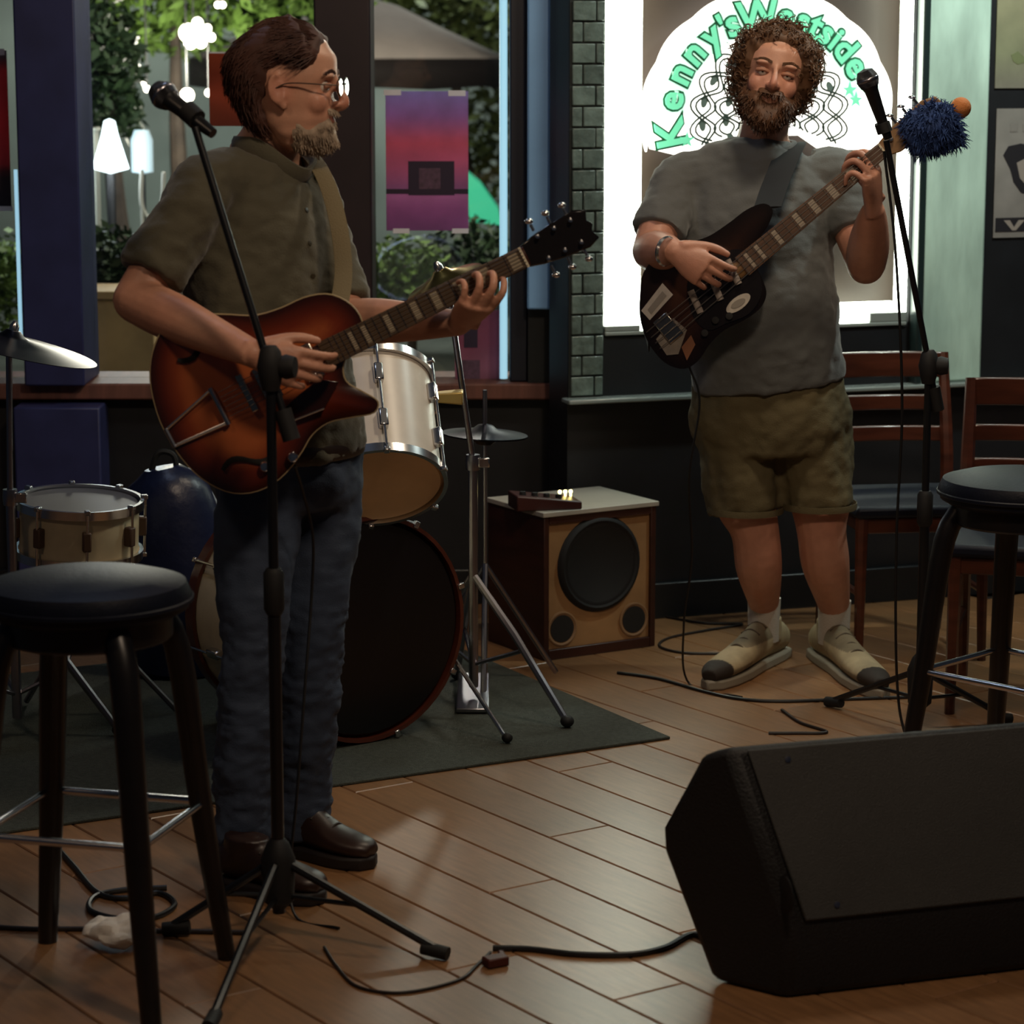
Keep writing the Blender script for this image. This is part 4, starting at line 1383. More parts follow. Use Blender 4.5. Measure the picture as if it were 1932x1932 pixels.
cable('straight cable crossing the planks under the front bar stool', [(-30, 1752), (60, 1757), (150, 1757), (260, 1760), (370, 1762), (470, 1764)], 0.005, M_cable2)
# crumpled white paper on the floor
pc = G(222, 1786)
q = MB(); q.ball(pc + UP * 0.028, (0.066, 0.052, 0.024), seg=18, rings=12)
me = remeshed(q, 'crumpled_paper', 0.006, 1)
displace(me, lambda co, n_: 0.016 * (noise.noise(co * 28) ) + 0.006 * noise.noise(co * 70))
zmin = min(v.co.z for v in me.vertices)
for v in me.vertices:
    v.co.z += 0.001 - zmin
    v.co -= pc
o = finish('crumpled_paper', me, mat('white_paper', '#d8d2c8', 0.8), None, Vector((0, 0, 0)), 25)
o.location = pc
tag(o, 'crumpled white paper on the floor beside a leg of the bar stool', 'paper')
# red brown scrap on the planks by the cable joint
pc = G(935, 1822)
q = MB(); q.box(pc + UP * 0.010, (0.045, 0.03, 0.018), Matrix.Rotation(0.5, 3, 'Z')); q.box(pc + UP * 0.010 + Vector((0.012, 0.03, 0)), (0.012, 0.03, 0.012), Matrix.Rotation(0.2, 3, 'Z'))
one('cable_plug', q, mat('red_brown_plastic', '#4a1d12', 0.5), 'small red brown cable plug lying on the planks', 'plug', base=(pc.x, pc.y, 0), bevel=0.003)
# ================================================================== PEOPLE
def interp(tab, x):
    if x <= tab[0][0]:
        return tab[0][1]
    for (a, va), (b2, vb) in zip(tab[:-1], tab[1:]):
        if x <= b2:
            t = (x - a) / (b2 - a)
            t = t * t * (3 - 2 * t)
            return va + (vb - va) * t
    return tab[-1][1]


HZ0, HZ1 = -0.118, 0.124
T_front = [(-0.118, 0.040), (-0.108, 0.066), (-0.095, 0.078), (-0.075, 0.073), (-0.055, 0.081), (-0.035, 0.080), (0.0, 0.079), (0.028, 0.088), (0.055, 0.088), (0.085, 0.072), (0.108, 0.045), (0.124, 0.002)]
T_back = [(-0.118, -0.010), (-0.09, -0.035), (-0.06, -0.060), (-0.02, -0.086), (0.03, -0.103), (0.065, -0.098), (0.095, -0.072), (0.114, -0.038), (0.124, -0.002)]
T_wid = [(-0.118, 0.018), (-0.105, 0.036), (-0.08, 0.052), (-0.05, 0.060), (-0.01, 0.068), (0.03, 0.075), (0.065, 0.073), (0.095, 0.054), (0.112, 0.032), (0.124, 0.002)]


def head_pt(z, phi, extra=0.0):
    """phi 0 = face front, +90 = person's right"""
    w = interp(T_wid, z)
    c, s = math.cos(phi), math.sin(phi)
    p = 2.25
    ca = math.copysign(abs(c) ** (2 / p), c)
    sa = math.copysign(abs(s) ** (2 / p), s)
    y = interp(T_front, z) * ca if c >= 0 else -interp(T_back, z) * ca
    return Vector((w * sa, y, z))


class Head:
    def __init__(s, center, F, U, scale):
        s.c = Vector(center)
        F = Vector(F).normalized()
        U = Vector(U)
        U = (U - F * U.dot(F)).normalized()
        R = F.cross(U)
        s.M = Matrix((R, F, U)).transposed()
        s.k = scale

    def w(s, p):
        return s.c + s.M @ (Vector(p) * s.k)

    def l(s, p):
        return (s.M.transposed() @ (Vector(p) - s.c)) / s.k

    def skull(s, mb):
        rows, cols = 40, 48
        vs = []
        for i in range(rows + 1):
            z = HZ0 + (HZ1 - HZ0) * i / rows
            for k in range(cols):
                vs.append(s.w(head_pt(z, 2 * math.pi * k / cols)))
        fs = [(i * cols + k, i * cols + (k + 1) % cols, (i + 1) * cols + (k + 1) % cols, (i + 1) * cols + k) for i in range(rows) for k in range(cols)]
        fs += [tuple(range(cols - 1, -1, -1)), tuple(rows * cols + k for k in range(cols))]
        mb.add(vs, fs)
        k = s.k
        # nose, nostrils, brows, lips, cheeks, ears
        mb.tube([s.w((0, 0.080, 0.026)), s.w((0, 0.088, 0.008)), s.w((0, 0.096, -0.010)), s.w((0, 0.1025, -0.026)), s.w((0, 0.098, -0.034)), s.w((0, 0.084, -0.038))],
                [0.0075 * k, 0.0078 * k, 0.0088 * k, 0.0100 * k, 0.0092 * k, 0.008 * k], 12, n=14)
        for sg in (-1, 1):
            mb.ball(s.w((sg * 0.0115, 0.088, -0.031)), (0.0080 * k, 0.011 * k, 0.0075 * k), s.M, 12, 8)
            mb.ball(s.w((sg * 0.030, 0.076, 0.024)), (0.024 * k, 0.013 * k, 0.0075 * k), s.M, 14, 8)
            mb.ball(s.w((sg * 0.038, 0.052, -0.024)), (0.024 * k, 0.022 * k, 0.026 * k), s.M, 14, 10)
            # ear: outer rim and lobe
            mb.ball(s.w((sg * 0.072, -0.012, -0.004)), (0.009 * k, 0.018 * k, 0.029 * k), s.M @ Matrix.Rotation(sg * 0.28, 3, 'Z') @ Matrix.Rotation(0.15, 3, 'X'), 14, 10)
            rim = []
            for t in range(9):
                a = math.radians(-150 + 250 * t / 8)
                rim.append(s.w((sg * (0.079 + 0.002 * math.sin(a)), -0.014 - 0.016 * math.cos(a), 0.002 + 0.026 * math.sin(a))))
            mb.tube(rim, 0.0045 * k, 8)
            mb.ball(s.w((sg * 0.074, -0.004, -0.030)), (0.006 * k, 0.008 * k, 0.009 * k), s.M, 10, 8)
        mb.tube([s.w((-0.024, 0.071, -0.0545)), s.w((-0.008, 0.0805, -0.0505)), s.w((0.008, 0.0805, -0.0505)), s.w((0.024, 0.071, -0.0545))], [0.0015 * k, 0.0042 * k, 0.0042 * k, 0.0015 * k], 8, n=10)
        mb.tube([s.w((-0.022, 0.070, -0.057)), s.w((0, 0.079, -0.062)), s.w((0.022, 0.070, -0.057))], [0.0015 * k, 0.0050 * k, 0.0015 * k], 8, n=10)
        mb.ball(s.w((0, 0.066, -0.098)), (0.018 * k, 0.014 * k, 0.012 * k), s.M, 12, 8)

    def face_displace(s, co, n):
        """eye sockets and the mouth line pressed into the skin"""
        p = s.l(co)
        d = 0.0
        for sg in (-1, 1):
            q = p - Vector((sg * 0.031, 0.080, 0.004))
            d -= 0.008 * math.exp(-((q.x / 0.017) ** 2 + (q.y / 0.03) ** 2 + (q.z / 0.010) ** 2))
        q = p - Vector((0, 0.083, -0.056))
        d -= 0.003 * math.exp(-((q.x / 0.024) ** 2 + (q.y / 0.02) ** 2 + (q.z / 0.0022) ** 2))
        for sg in (-1, 1):
            q = p - Vector((sg * 0.080, -0.010, 0.0))
            d -= 0.004 * math.exp(-((q.x / 0.012) ** 2 + (q.y / 0.009) ** 2 + (q.z / 0.014) ** 2))
        return d * s.k

    def shell(s, fn, rows=56, cols=72):
        """hair or beard: the head surface pushed out by fn(z, phi) (negative = under the skin)"""
        mb = MB()
        vs = []
        for i in range(rows + 1):
            z = HZ0 + (HZ1 - HZ0) * i / rows
            for k in range(cols):
                ph = 2 * math.pi * k / cols
                p = head_pt(z, ph)
                nn = (Vector((p.x * 1.6, p.y * 1.1, (z - 0.0) * 1.0))).normalized()
                p2 = p + nn * fn(z, (ph + math.pi) % (2 * math.pi) - math.pi)
                vs.append(s.w(p2))
        fs = [(i * cols + k, i * cols + (k + 1) % cols, (i + 1) * cols + (k + 1) % cols, (i + 1) * cols + k) for i in range(rows) for k in range(cols)]
        fs += [tuple(range(cols - 1, -1, -1)), tuple(rows * cols + k for k in range(cols))]
        mb.add(vs, fs)
        return mb

    def root(s, z, ph, lift):
        p = head_pt(z, ph)
        nn = Vector((p.x * 1.6, p.y * 1.1, z * 1.0)).normalized()
        return p + nn * lift, nn


def strand(mb, pts, r0, r1=0.0004, seg=3):
    n = len(pts)
    mb.tube(pts, [r0 + (r1 - r0) * i / (n - 1) for i in range(n)], seg, cap=False)


def hand(mb, W, D, N, curls, left=False, k=1.0, thumb=(0.55, 0.45, 0.7), spread=0.05, th_curl=0.4):
    """W wrist, D wrist->knuckles, N the way the palm faces; curls: per finger (a1, a2, a3) in degrees"""
    W, D, N = Vector(W), Vector(D).normalized(), Vector(N)
    N = (N - D * N.dot(D)).normalized()
    S = D.cross(N) * (-1 if left else 1)
    mb.tube([W - D * 0.02 * k, W + D * 0.015 * k, W + D * 0.05 * k, W + D * 0.086 * k], [(0.026 * k, 0.020 * k), (0.030 * k, 0.020 * k), (0.040 * k, 0.019 * k), (0.043 * k, 0.015 * k)], 16, n=8, side=S)
    lens = [(0.043, 0.027, 0.021), (0.047, 0.030, 0.022), (0.044, 0.028, 0.021), (0.034, 0.021, 0.019)]
    for i in range(4):
        c = W + D * (0.084, 0.089, 0.085, 0.076)[i] * k + S * (0.033, 0.0112, -0.0112, -0.0325)[i] * k
        a = 0.0
        pts = [c - D * 0.02 * k, c]
        for j in range(3):
            a += math.radians(curls[i][j])
            dd = (D * math.cos(a) + N * math.sin(a) + S * spread * (1.5 - i)).normalized()
            c = c + dd * lens[i][j] * k
            pts.append(c)
        r = (0.0090, 0.0094, 0.0090, 0.0080)[i] * k
        mb.tube(pts, [r, r * 1.04, r * 0.98, r * 0.90, r * 0.72], 10, n=14)
        mb.ball(pts[-1], r * 0.74, seg=10, rings=8)
    c = W + D * 0.018 * k + S * 0.026 * k
    td = (D * thumb[0] + N * thumb[1] + S * thumb[2]).normalized()
    td2 = (td + (D * 0.8 - S * 0.4) * th_curl).normalized()
    p1 = c + td * 0.045 * k
    p2 = p1 + td2 * 0.032 * k
    p3 = p2 + (td2 + (D * 0.6 - S * 0.4) * th_curl).normalized() * 0.026 * k
    mb.tube([c - td * 0.015 * k, c, p1, p2, p3], [0.014 * k, 0.0150 * k, 0.0118 * k, 0.0108 * k, 0.0080 * k], 10, n=12)
    mb.ball(p3, 0.0082 * k, seg=10, rings=8)


def limb(mb, pts, rad, seg=18, n=24, side=None, caps=True):
    mb.tube(pts, rad, seg, n=n, side=side)
    if caps:
        for p, r in ((pts[0], rad[0]), (pts[-1], rad[-1])):
            rr = r if not isinstance(r, (tuple, list)) else min(r)
            mb.ball(p, rr * 0.98, seg=14, rings=10)


def folds(amp, sc, stretch=(1, 1, 1), seed=0.0):
    sv = Vector(stretch)

    def fn(co, n):
        q = Vector((co.x * sv.x, co.y * sv.y, co.z * sv.z)) * sc + Vector((seed, seed * 2, seed * 3))
        v = noise.noise(q) + 0.5 * noise.noise(q * 2.1)
        return amp * v
    return fn


def shoe(parent, heel, toe, ankle, mats, name='shoe', laces=True, label=None, two_tone=None, hk=1.0):
    """upper, sole, laces; heel/toe on the floor"""
    heel, toe = Vector((heel[0], heel[1], 0)), Vector((toe[0], toe[1], 0))
    d = (toe - heel).normalized()
    L = (toe - heel).length
    sd = Vector((-d.y, d.x, 0))
    mb = MB()
    sec = [(a_, w_ * (1 + 0.5 * (hk - 1)), h_ * hk, 0.022 + (z_ - 0.022) * hk) for a_, w_, h_, z_ in [(0.03, 0.030, 0.032, 0.052), (0.15, 0.036, 0.046, 0.066), (0.30, 0.036, 0.050, 0.072), (0.45, 0.038, 0.042, 0.062), (0.60, 0.044, 0.032, 0.052), (0.75, 0.047, 0.026, 0.046), (0.90, 0.040, 0.022, 0.042), (0.985, 0.022, 0.015, 0.036)]]
    mb.tube([heel + d * (L * s) + UP * zc for s, w, h, zc in sec], [(w, h) for s, w, h, zc in sec], 18, n=20, side=sd)
    mb.tube([heel + d * (L * 0.24) + UP * 0.07, heel + d * (L * 0.25) + UP * 0.118 * hk], [(0.038 * hk, 0.050 * hk ** 0.5), (0.039 * hk, 0.050 * hk ** 0.5)], 16, side=sd)
    off = OFF[parent.name]
    me = remeshed(mb, name, 0.005, 4, off)
    for v in me.vertices:                      # flatten against the sole
        if v.co.z + off.z < 0.022:
            v.co.z = 0.022 - off.z
    o = finish(name, me, mats[0], parent, off, 60)
    if label:
        o['label'] = label
    out = [(a_, w_ * (1 + 0.25 * (hk - 1))) for a_, w_ in [(0.0, -0.022), (0.02, -0.034), (0.15, -0.040), (0.40, -0.040), (0.65, -0.050), (0.82, -0.047), (0.95, -0.032), (1.01, 0.0)]]
    poly = [(s * L, w) for s, w in out] + [(s * L, -w) for s, w in out[-2::-1]]
    q = MB(); q.prism(poly, heel, d, sd, UP, 0.0, 0.028); q.build('sole', mats[1], o, 50, bevel=0.006)
    if two_tone:
        A_, B_ = [np.array(srgb(c_)) for c_ in two_tone]

        def cf(co):
            v = co + off - heel
            t_ = v.dot(d) / L
            dark = 1.0 if t_ > 0.86 else 0.0
            if 0.30 < t_ < 0.62 and v.z > 0.085:
                dark = 0.55
            if 0.62 < t_ < 0.86 and v.z < 0.05:
                dark = 0.5
            return A_ * (1 - dark) + B_ * dark
        setcol(o, cf)
    if laces:
        for i in range(4):
            s = 0.36 + 0.09 * i
            zc = 0.022 + (interp([(0.3, 0.120), (0.45, 0.104), (0.6, 0.083), (0.75, 0.071)], s) - 0.022) * hk
            c = heel + d * (L * s) + UP * zc
            q = MB(); q.tube([c - sd * 0.028 - UP * 0.012, c + UP * 0.002, c + sd * 0.028 - UP * 0.012], 0.003, 6, n=8); q.build('lace', mats[2], o)
    return o


def skin_colour(H, base, lip, ruddy):
    B0, L0, R0 = [np.array(srgb(c)) for c in (base, lip, ruddy)]

    def fn(co):
        p = H.l(co)
        c = B0.copy()
        rd = 0.0
        if p.length < 0.2:
            for (x, y, z, r, a) in ((0, 0.10, -0.025, 0.022, 0.8), (0.042, 0.06, -0.025, 0.026, 0.6), (-0.042, 0.06, -0.025, 0.026, 0.6), (0.075, -0.01, 0, 0.03, 0.7), (-0.075, -0.01, 0, 0.03, 0.7),
                                    (0.031, 0.08, 0.004, 0.016, 0.5), (-0.031, 0.08, 0.004, 0.016, 0.5)):
                rd += a * math.exp(-((p - Vector((x, y, z))).length / r) ** 2)
            q = p - Vector((0, 0.083, -0.056))
            lp = math.exp(-((q.x / 0.022) ** 4 + (q.y / 0.016) ** 2 + (q.z / 0.0085) ** 4))
        else:
            lp = 0.0
            rd = 0.25 + 0.25 * noise.noise(co * 9)
        rd = min(1, max(0, rd))
        c = c * (1 - rd) + R0 * rd
        return c * (1 - lp) + L0 * lp
    return fn


M_skin = mat('skin_fair', '#c49479', 0.48, attr='Col', noise_amt=0.07, noise_scale=40, bump=0.08, bump_scale=300)
M_eyew = mat('eye_white', '#cfc6bc', 0.25)
M_iris = mat('eye_brown', '#2b1c14', 0.2)


def eyes(H, parent, closed=0.0):
    for sg in (-1, 1):
        c = H.w((sg * 0.031, 0.0665, 0.004))
        q = MB(); q.ball(c, 0.0118 * H.k, seg=16, rings=12); e = q.build('eye', M_eyew, parent)
        q = MB(); q.ball(H.w((sg * 0.031, 0.0745, 0.003)), (0.0055 * H.k, 0.0042 * H.k, 0.0055 * H.k), H.M, 12, 8); q.build('iris', M_iris, e)
        q = MB()      # upper lid
        lid = []
        for t in range(9):
            a = math.radians(-70 + 140 * t / 8)
            lid.append(H.w((sg * 0.031 + 0.0150 * math.sin(a), 0.0665 + 0.0118 * math.cos(a), 0.0066 - 0.002 * abs(math.sin(a)))))
        q.tube(lid, 0.0050 * H.k, 8); q.build('eyelid', MATS['skin_lid'], e)


mat('skin_lid', '#a4735c', 0.5)

# ------------------------------------------------------------------ the man in olive with the sunburst guitar
F1 = Vector((0.82, -0.57, 0)).normalized()
R1 = Vector((F1.y, -F1.x, 0))
man1 = thing('person', 'man in an olive short sleeved shirt and blue jeans with glasses, playing the sunburst guitar', 'person', (-0.45, 5.42, 0))
off1 = OFF[man1.name]
H1 = Head(P(551, 168, 5.48), (0.99, -0.10, 0.02), (-0.03, 0, 1), 1.06)
b = MB()
H1.skull(b)
limb(b, [P(500, 300, 5.56), P(512, 262, 5.53), P(532, 215, 5.50), H1.w((0, -0.02, -0.03))], [(0.082, 0.078), (0.062, 0.064), (0.058, 0.062), (0.055, 0.060)], side=R1)
limb(b, [P(505, 300, 5.54), P(500, 370, 5.53), P(500, 470, 5.52), P(512, 600, 5.52), P(530, 740, 5.51), P(545, 850, 5.50)],
     [(0.09, 0.06), (0.150, 0.080), (0.160, 0.100), (0.150, 0.110), (0.150, 0.110), (0.15, 0.105)], 24, 30, side=R1, caps=False)
rsh, rel, rwr = P(385, 362, 5.37), P(255, 566, 5.27), P(478, 668, 5.07)
limb(b, [rsh, rsh.lerp(rel, 0.5), rel], [0.050, 0.050, 0.045], n=14)
limb(b, [rel, rel.lerp(rwr, 0.3), rel.lerp(rwr, 0.7), rwr], [0.046, 0.049, 0.037, (0.031, 0.024)], n=18)
lsh, lel, lwr = P(586, 375, 5.63), P(652, 604, 5.47), P(866, 610, 5.235)
limb(b, [lsh, lsh.lerp(lel, 0.5), lel], [0.058, 0.050, 0.044], n=14)
limb(b, [lel, lel.lerp(lwr, 0.3), lel.lerp(lwr, 0.7), lwr], [0.044, 0.047, 0.036, (0.030, 0.025)], n=18)
hand(b, rwr, (0.93, -0.02, -0.30), (0.05, 1, 0.0), [(18, 30, 25), (24, 34, 25), (32, 38, 28), (40, 40, 30)], thumb=(0.75, 0.35, 0.45))
hand(b, lwr, (0.42, -0.66, 0.50), (-0.10, 0.62, 0.72), [(16, 64, 58), (20, 68, 58), (24, 72, 60), (30, 74, 60)], left=True, k=0.96, thumb=(0.35, 0.85, 0.30), spread=0.08)
# legs inside the jeans down to the ankles
legs1 = [([P(503, 850, 5.42), P(484, 1010, 5.38), P(478, 1200, 5.335), P(466, 1420, 5.33), P(456, 1620, 5.335)], [0.085, 0.075, 0.052, 0.045, 0.036]),
         ([P(600, 850, 5.56), P(600, 1010, 5.52), P(592, 1180, 5.485), P(575, 1400, 5.50), P(562, 1560, 5.52)], [0.085, 0.075, 0.052, 0.045, 0.036])]
for pts, rr in legs1:
    limb(b, pts, rr)
me = remeshed(b, 'body', 0.0040, 5, off1)
displace(me, lambda co, n: H1.face_displace(co + off1, n))
body1 = finish('body', me, M_skin, man1, off1, 60)
sf1 = skin_colour(H1, '#c8967c', '#a65c4c', '#b6715a')
setcol(body1, lambda co: sf1(co + off1))
eyes(H1, man1)

# shirt
M_olive = mat('olive_cotton', '#514d3c', 0.85, noise_amt=0.12, noise_scale=5, bump=0.15, bump_scale=250, sheen=0.2)
b = MB()
b.tube([P(506, 298, 5.545), P(502, 315, 5.545), P(496, 350, 5.535), P(490, 420, 5.525), P(497, 520, 5.51), P(512, 640, 5.505), P(530, 770, 5.50), P(545, 868, 5.50)],
       [(0.070, 0.068), (0.115, 0.080), (0.180, 0.108), (0.195, 0.130), (0.190, 0.140), (0.187, 0.145), (0.188, 0.140), (0.190, 0.140)], 28, n=40, side=R1)
limb(b, [P(440, 345, 5.44), rsh, rsh.lerp(rel, 0.45), rsh.lerp(rel, 0.78)], [0.070, 0.070, 0.071, (0.074, 0.066)], n=16, caps=False)
b.ball(rsh, 0.068)
limb(b, [P(560, 345, 5.58), lsh, lsh.lerp(lel, 0.45), lsh.lerp(lel, 0.88)], [0.068, 0.064, 0.062, 0.060], n=16, caps=False)
b.ball(lsh, 0.066)
me = remeshed(b, 'shirt', 0.007, 6, off1)
displace(me, lambda co, n: folds(0.011, 9, (1, 1, 0.55), 3.0)(co, n) + folds(0.004, 26, (1, 1, 1.6), 1.0)(co, n))
shirt1 = finish('shirt', me, M_olive, man1, off1, 60)
b = MB()       # collar
nb = P(513, 290, 5.535)
col = []
for i in range(17):
    a = math.radians(-160 + 320 * i / 16)
    e = F1 * math.cos(a) + R1 * math.sin(a)
    col.append(nb + e * (0.074 if abs(a) > 1 else 0.080) + UP * (0.014 - 0.060 * max(0, math.cos(a)) ** 2))
b.tube(col, [(0.010, 0.024)] * 17, 10, n=40, side=None)
b.build('collar', M_olive, shirt1)
from mathutils.bvhtree import BVHTree


def on_cloth(o, px, py):
    """point of a garment seen at a photo pixel (parts sewn on it)"""
    off = OFF[o.name]
    bv_ = BVHTree.FromPolygons([v.co for v in o.data.vertices], [tuple(p.vertices) for p in o.data.polygons])
    h = bv_.ray_cast(Vector((0, 0, CAMH)) - off, ray(px, py).normalized())
    return (h[0] + off, h[1]) if h[0] is not None else (None, None)


for i in range(4):
    c, nn = on_cloth(shirt1, 572 + 6 * i, 335 + 62 * i)
    if c is not None:
        q = MB(); q.lathe([(0.0055, -0.003), (0.0055, 0.002), (0.0, 0.003)], c, nn, 10); q.build('button', mat('olive_button', '#3a3526', 0.4), shirt1)

# jeans
M_denim = mat('blue_denim', '#303c50', 0.8, noise_amt=0.22, noise_scale=6, bump=0.2, bump_scale=400)
b = MB()
b.tube([P(545, 820, 5.50), P(545, 870, 5.50), P(546, 930, 5.49), P(547, 965, 5.485)], [(0.172, 0.125), (0.180, 0.132), (0.178, 0.135), (0.15, 0.12)], 26, n=12, side=R1)
for pts, rr in legs1:
    rr2 = [0.096, 0.089, 0.069, 0.068, 0.066]
    ext = pts[:-1] + [pts[-1] + UP * -0.01]
    limb(b, ext, rr2, n=34, caps=False)
    b.ball(pts[0], 0.095)
me = remeshed(b, 'jeans', 0.007, 6, off1)
displace(me, lambda co, n: folds(0.009, 11, (1, 1, 1.0), 7.0)(co, n) + folds(0.005, 30, (1, 1, 2.2), 2.0)(co, n) * (1.0 if co.z < 0.55 else 0.4))
jeans1 = finish('jeans', me, M_denim, man1, off1, 60)
b = MB()
wb = [P(545, 842, 5.50) + (R1 * math.cos(2 * math.pi * i / 32) * 0.185 + F1 * math.sin(2 * math.pi * i / 32) * 0.137) for i in range(33)]
b.tube(wb, [(0.004, 0.018)] * 33, 8, side=None)
b.build('belt', mat('brown_leather_belt', '#2a1c14', 0.4), jeans1)
M_brownshoe = mat('brown_leather', '#2b1a15', 0.4, noise_amt=0.2, noise_scale=15)
M_dsole = mat('dark_sole', '#1a1210', 0.6)
shoe(man1, G(520, 1602), G(706, 1640), legs1[1][0][-1], (M_brownshoe, M_dsole, mat('brown_lace', '#241812', 0.7)))
shoe(man1, G(420, 1672), G(612, 1706), legs1[0][0][-1], (M_brownshoe, M_dsole, MATS['brown_lace']))


# hair
def hair1(z, ph):
    a = abs(math.degrees(ph))
    # hairline: from forehead back past the temple, in front of the ear, round to the nape
    line = interp([(0, 0.082), (25, 0.074), (42, 0.058), (58, 0.034), (70, 0.028), (80, 0.036), (92, 0.040), (104, 0.030), (116, -0.02), (140, -0.082), (180, -0.092)], a)
    d = z - line
    t = max(0.0, min(1.0, d / 0.022))
    th = 0.020 + 0.006 * noise.noise(Vector((math.cos(ph) * 2, math.sin(ph) * 2, z * 18)))
    if a < 60:
        th *= 0.65
    if z > 0.09:
        th *= 0.8
    return -0.012 + (th + 0.012) * t


M_hair1 = mat('dark_auburn_hair', '#46291f', 0.7, noise_amt=0.3, noise_scale=20)
b = H1.shell(hair1)
r = random.Random(5)
cnt = 0
while cnt < 3600:
    z = r.uniform(-0.095, 0.120); ph = r.uniform(-math.pi, math.pi)
    h = hair1(z, ph)
    if h < 0.006:
        continue
    p, nn = H1.root(z, ph, h - 0.003)
    back = Vector((0, -1, 0)); dn = Vector((0, 0, -1))
    w = max(0, min(1, (0.10 - z) / 0.12))
    d = (back * (1 - 0.75 * w) + dn * (0.25 + 0.9 * w)).normalized()
    d = (d - nn * d.dot(nn)).normalized()
    aa = abs(math.degrees(ph))
    L = r.uniform(0.025, 0.045)
    if 62 < aa < 116 and z < 0.075:
        d = (back * 0.95 + dn * 0.25).normalized()
        d = (d - nn * d.dot(nn)).normalized()
        L *= 0.7
    side_j = nn.cross(d) * r.uniform(-0.25, 0.25)
    pts = [H1.w(p), H1.w(p + (d + side_j) * L * 0.5 + nn * 0.004), H1.w(p + (d + side_j * 1.6) * L + nn * r.uniform(-0.003, 0.004))]
    strand(b, pts, 0.0016)
    cnt += 1
o = b.build('hair', M_hair1, man1, 80)


def beard1(z, ph):
    a = abs(math.degrees(ph))
    m = 0.0
    # goatee and jaw
    top = interp([(0, -0.066), (14, -0.062), (22, -0.052), (40, -0.058), (62, -0.070), (80, -0.055), (100, -0.13)], a)
    t = max(0, min(1, (top - z) / 0.010))
    th = interp([(0, 0.014), (25, 0.010), (55, 0.005), (85, 0.002), (100, -0.01)], a) + 0.003 * noise.noise(Vector((math.sin(ph) * 9, math.cos(ph) * 9, z * 60)))
    m = -0.012 + (th + 0.012) * t
    # moustache
    if a < 30 and -0.050 < z < -0.034:
        e = math.sin((z + 0.050) / 0.016 * math.pi)
        m = max(m, -0.012 + 0.023 * e * (1 - (a / 32) ** 4))
    return m


M_beard1 = mat('grey_brown_beard', '#94826e', 0.7, noise_amt=0.35, noise_scale=60)
b = H1.shell(beard1)
cnt = 0
while cnt < 1300:
    z = r.uniform(-0.118, -0.034); ph = r.uniform(-1.5, 1.5)
    h = beard1(z, ph)
    if h < 0.001:
        continue
    p, nn = H1.root(z, ph, h - 0.003)
    d = (Vector((0, 0.15, -1)) + nn * 0.35 + Vector((r.gauss(0, .2), r.gauss(0, .2), 0))).normalized()
    L = r.uniform(0.006, 0.013)
    strand(b, [H1.w(p), H1.w(p + d * L * 0.6), H1.w(p + d * L)], 0.0010)
    cnt += 1
b.build('beard', M_beard1, man1, 80)
for sg in (-1, 1):
    b = MB()
    for i in range(60):
        x = sg * r.uniform(0.012, 0.050)
        zz = 0.026 + 0.006 * (1 - abs(abs(x) - 0.030) / 0.02) + r.uniform(-0.003, 0.003)
        y = 0.089 - (abs(x) / 0.075) ** 2 * 0.03
        strand(b, [H1.w((x, y, zz)), H1.w((x + sg * 0.006, y + 0.001, zz + 0.002)), H1.w((x + sg * 0.012, y - 0.004, zz + 0.001))], 0.0011)
    b.build('eyebrow', M_hair1, man1, 80)
lens_glass = glass.copy()
lens_glass.name = 'spectacle_lens'
lens_glass.node_tree.nodes['Fresnel'].inputs[0].default_value = 1.12
# glasses: rims, bridge, temples, lenses
M_gl = mat('thin_metal_glasses', '#8d8478', 0.25, metal=1.0)
gt_ = MB()
for sg in (-1, 1):
    rim = [H1.w((sg * 0.034 + 0.024 * math.cos(2 * math.pi * i / 24), 0.101 - 0.004 * abs(math.cos(2 * math.pi * i / 24)), 0.002 + 0.017 * math.sin(2 * math.pi * i / 24))) for i in range(25)]
    gt_.tube(rim, 0.0013, 6)
    gt_.tube([H1.w((sg * 0.058, 0.097, 0.006)), H1.w((sg * 0.074, 0.075, 0.008)), H1.w((sg * 0.080, 0.010, 0.012)), H1.w((sg * 0.078, -0.02, 0.002))], 0.0015, 6, n=16)
gt_.tube([H1.w((-0.010, 0.102, 0.006)), H1.w((0, 0.106, 0.009)), H1.w((0.010, 0.102, 0.006))], 0.0013, 6, n=8)
g = gt_.build('glasses', M_gl, man1)
for sg in (-1, 1):
    q = MB(); q.lathe([(0.0, 0.0), (0.0225 * H1.k, 0.0), (0.0225 * H1.k, 0.0012), (0.0, 0.0012)], H1.w((sg * 0.034, 0.1005, 0.002)), H1.M @ Vector((0, 1, 0)), 20)
    for i, v in enumerate(q.v):
        p = H1.l(v); p.z = 0.002 + (p.z - 0.002) * 0.72; q.v[i] = H1.w(p)
    q.build('lens', lens_glass, g)

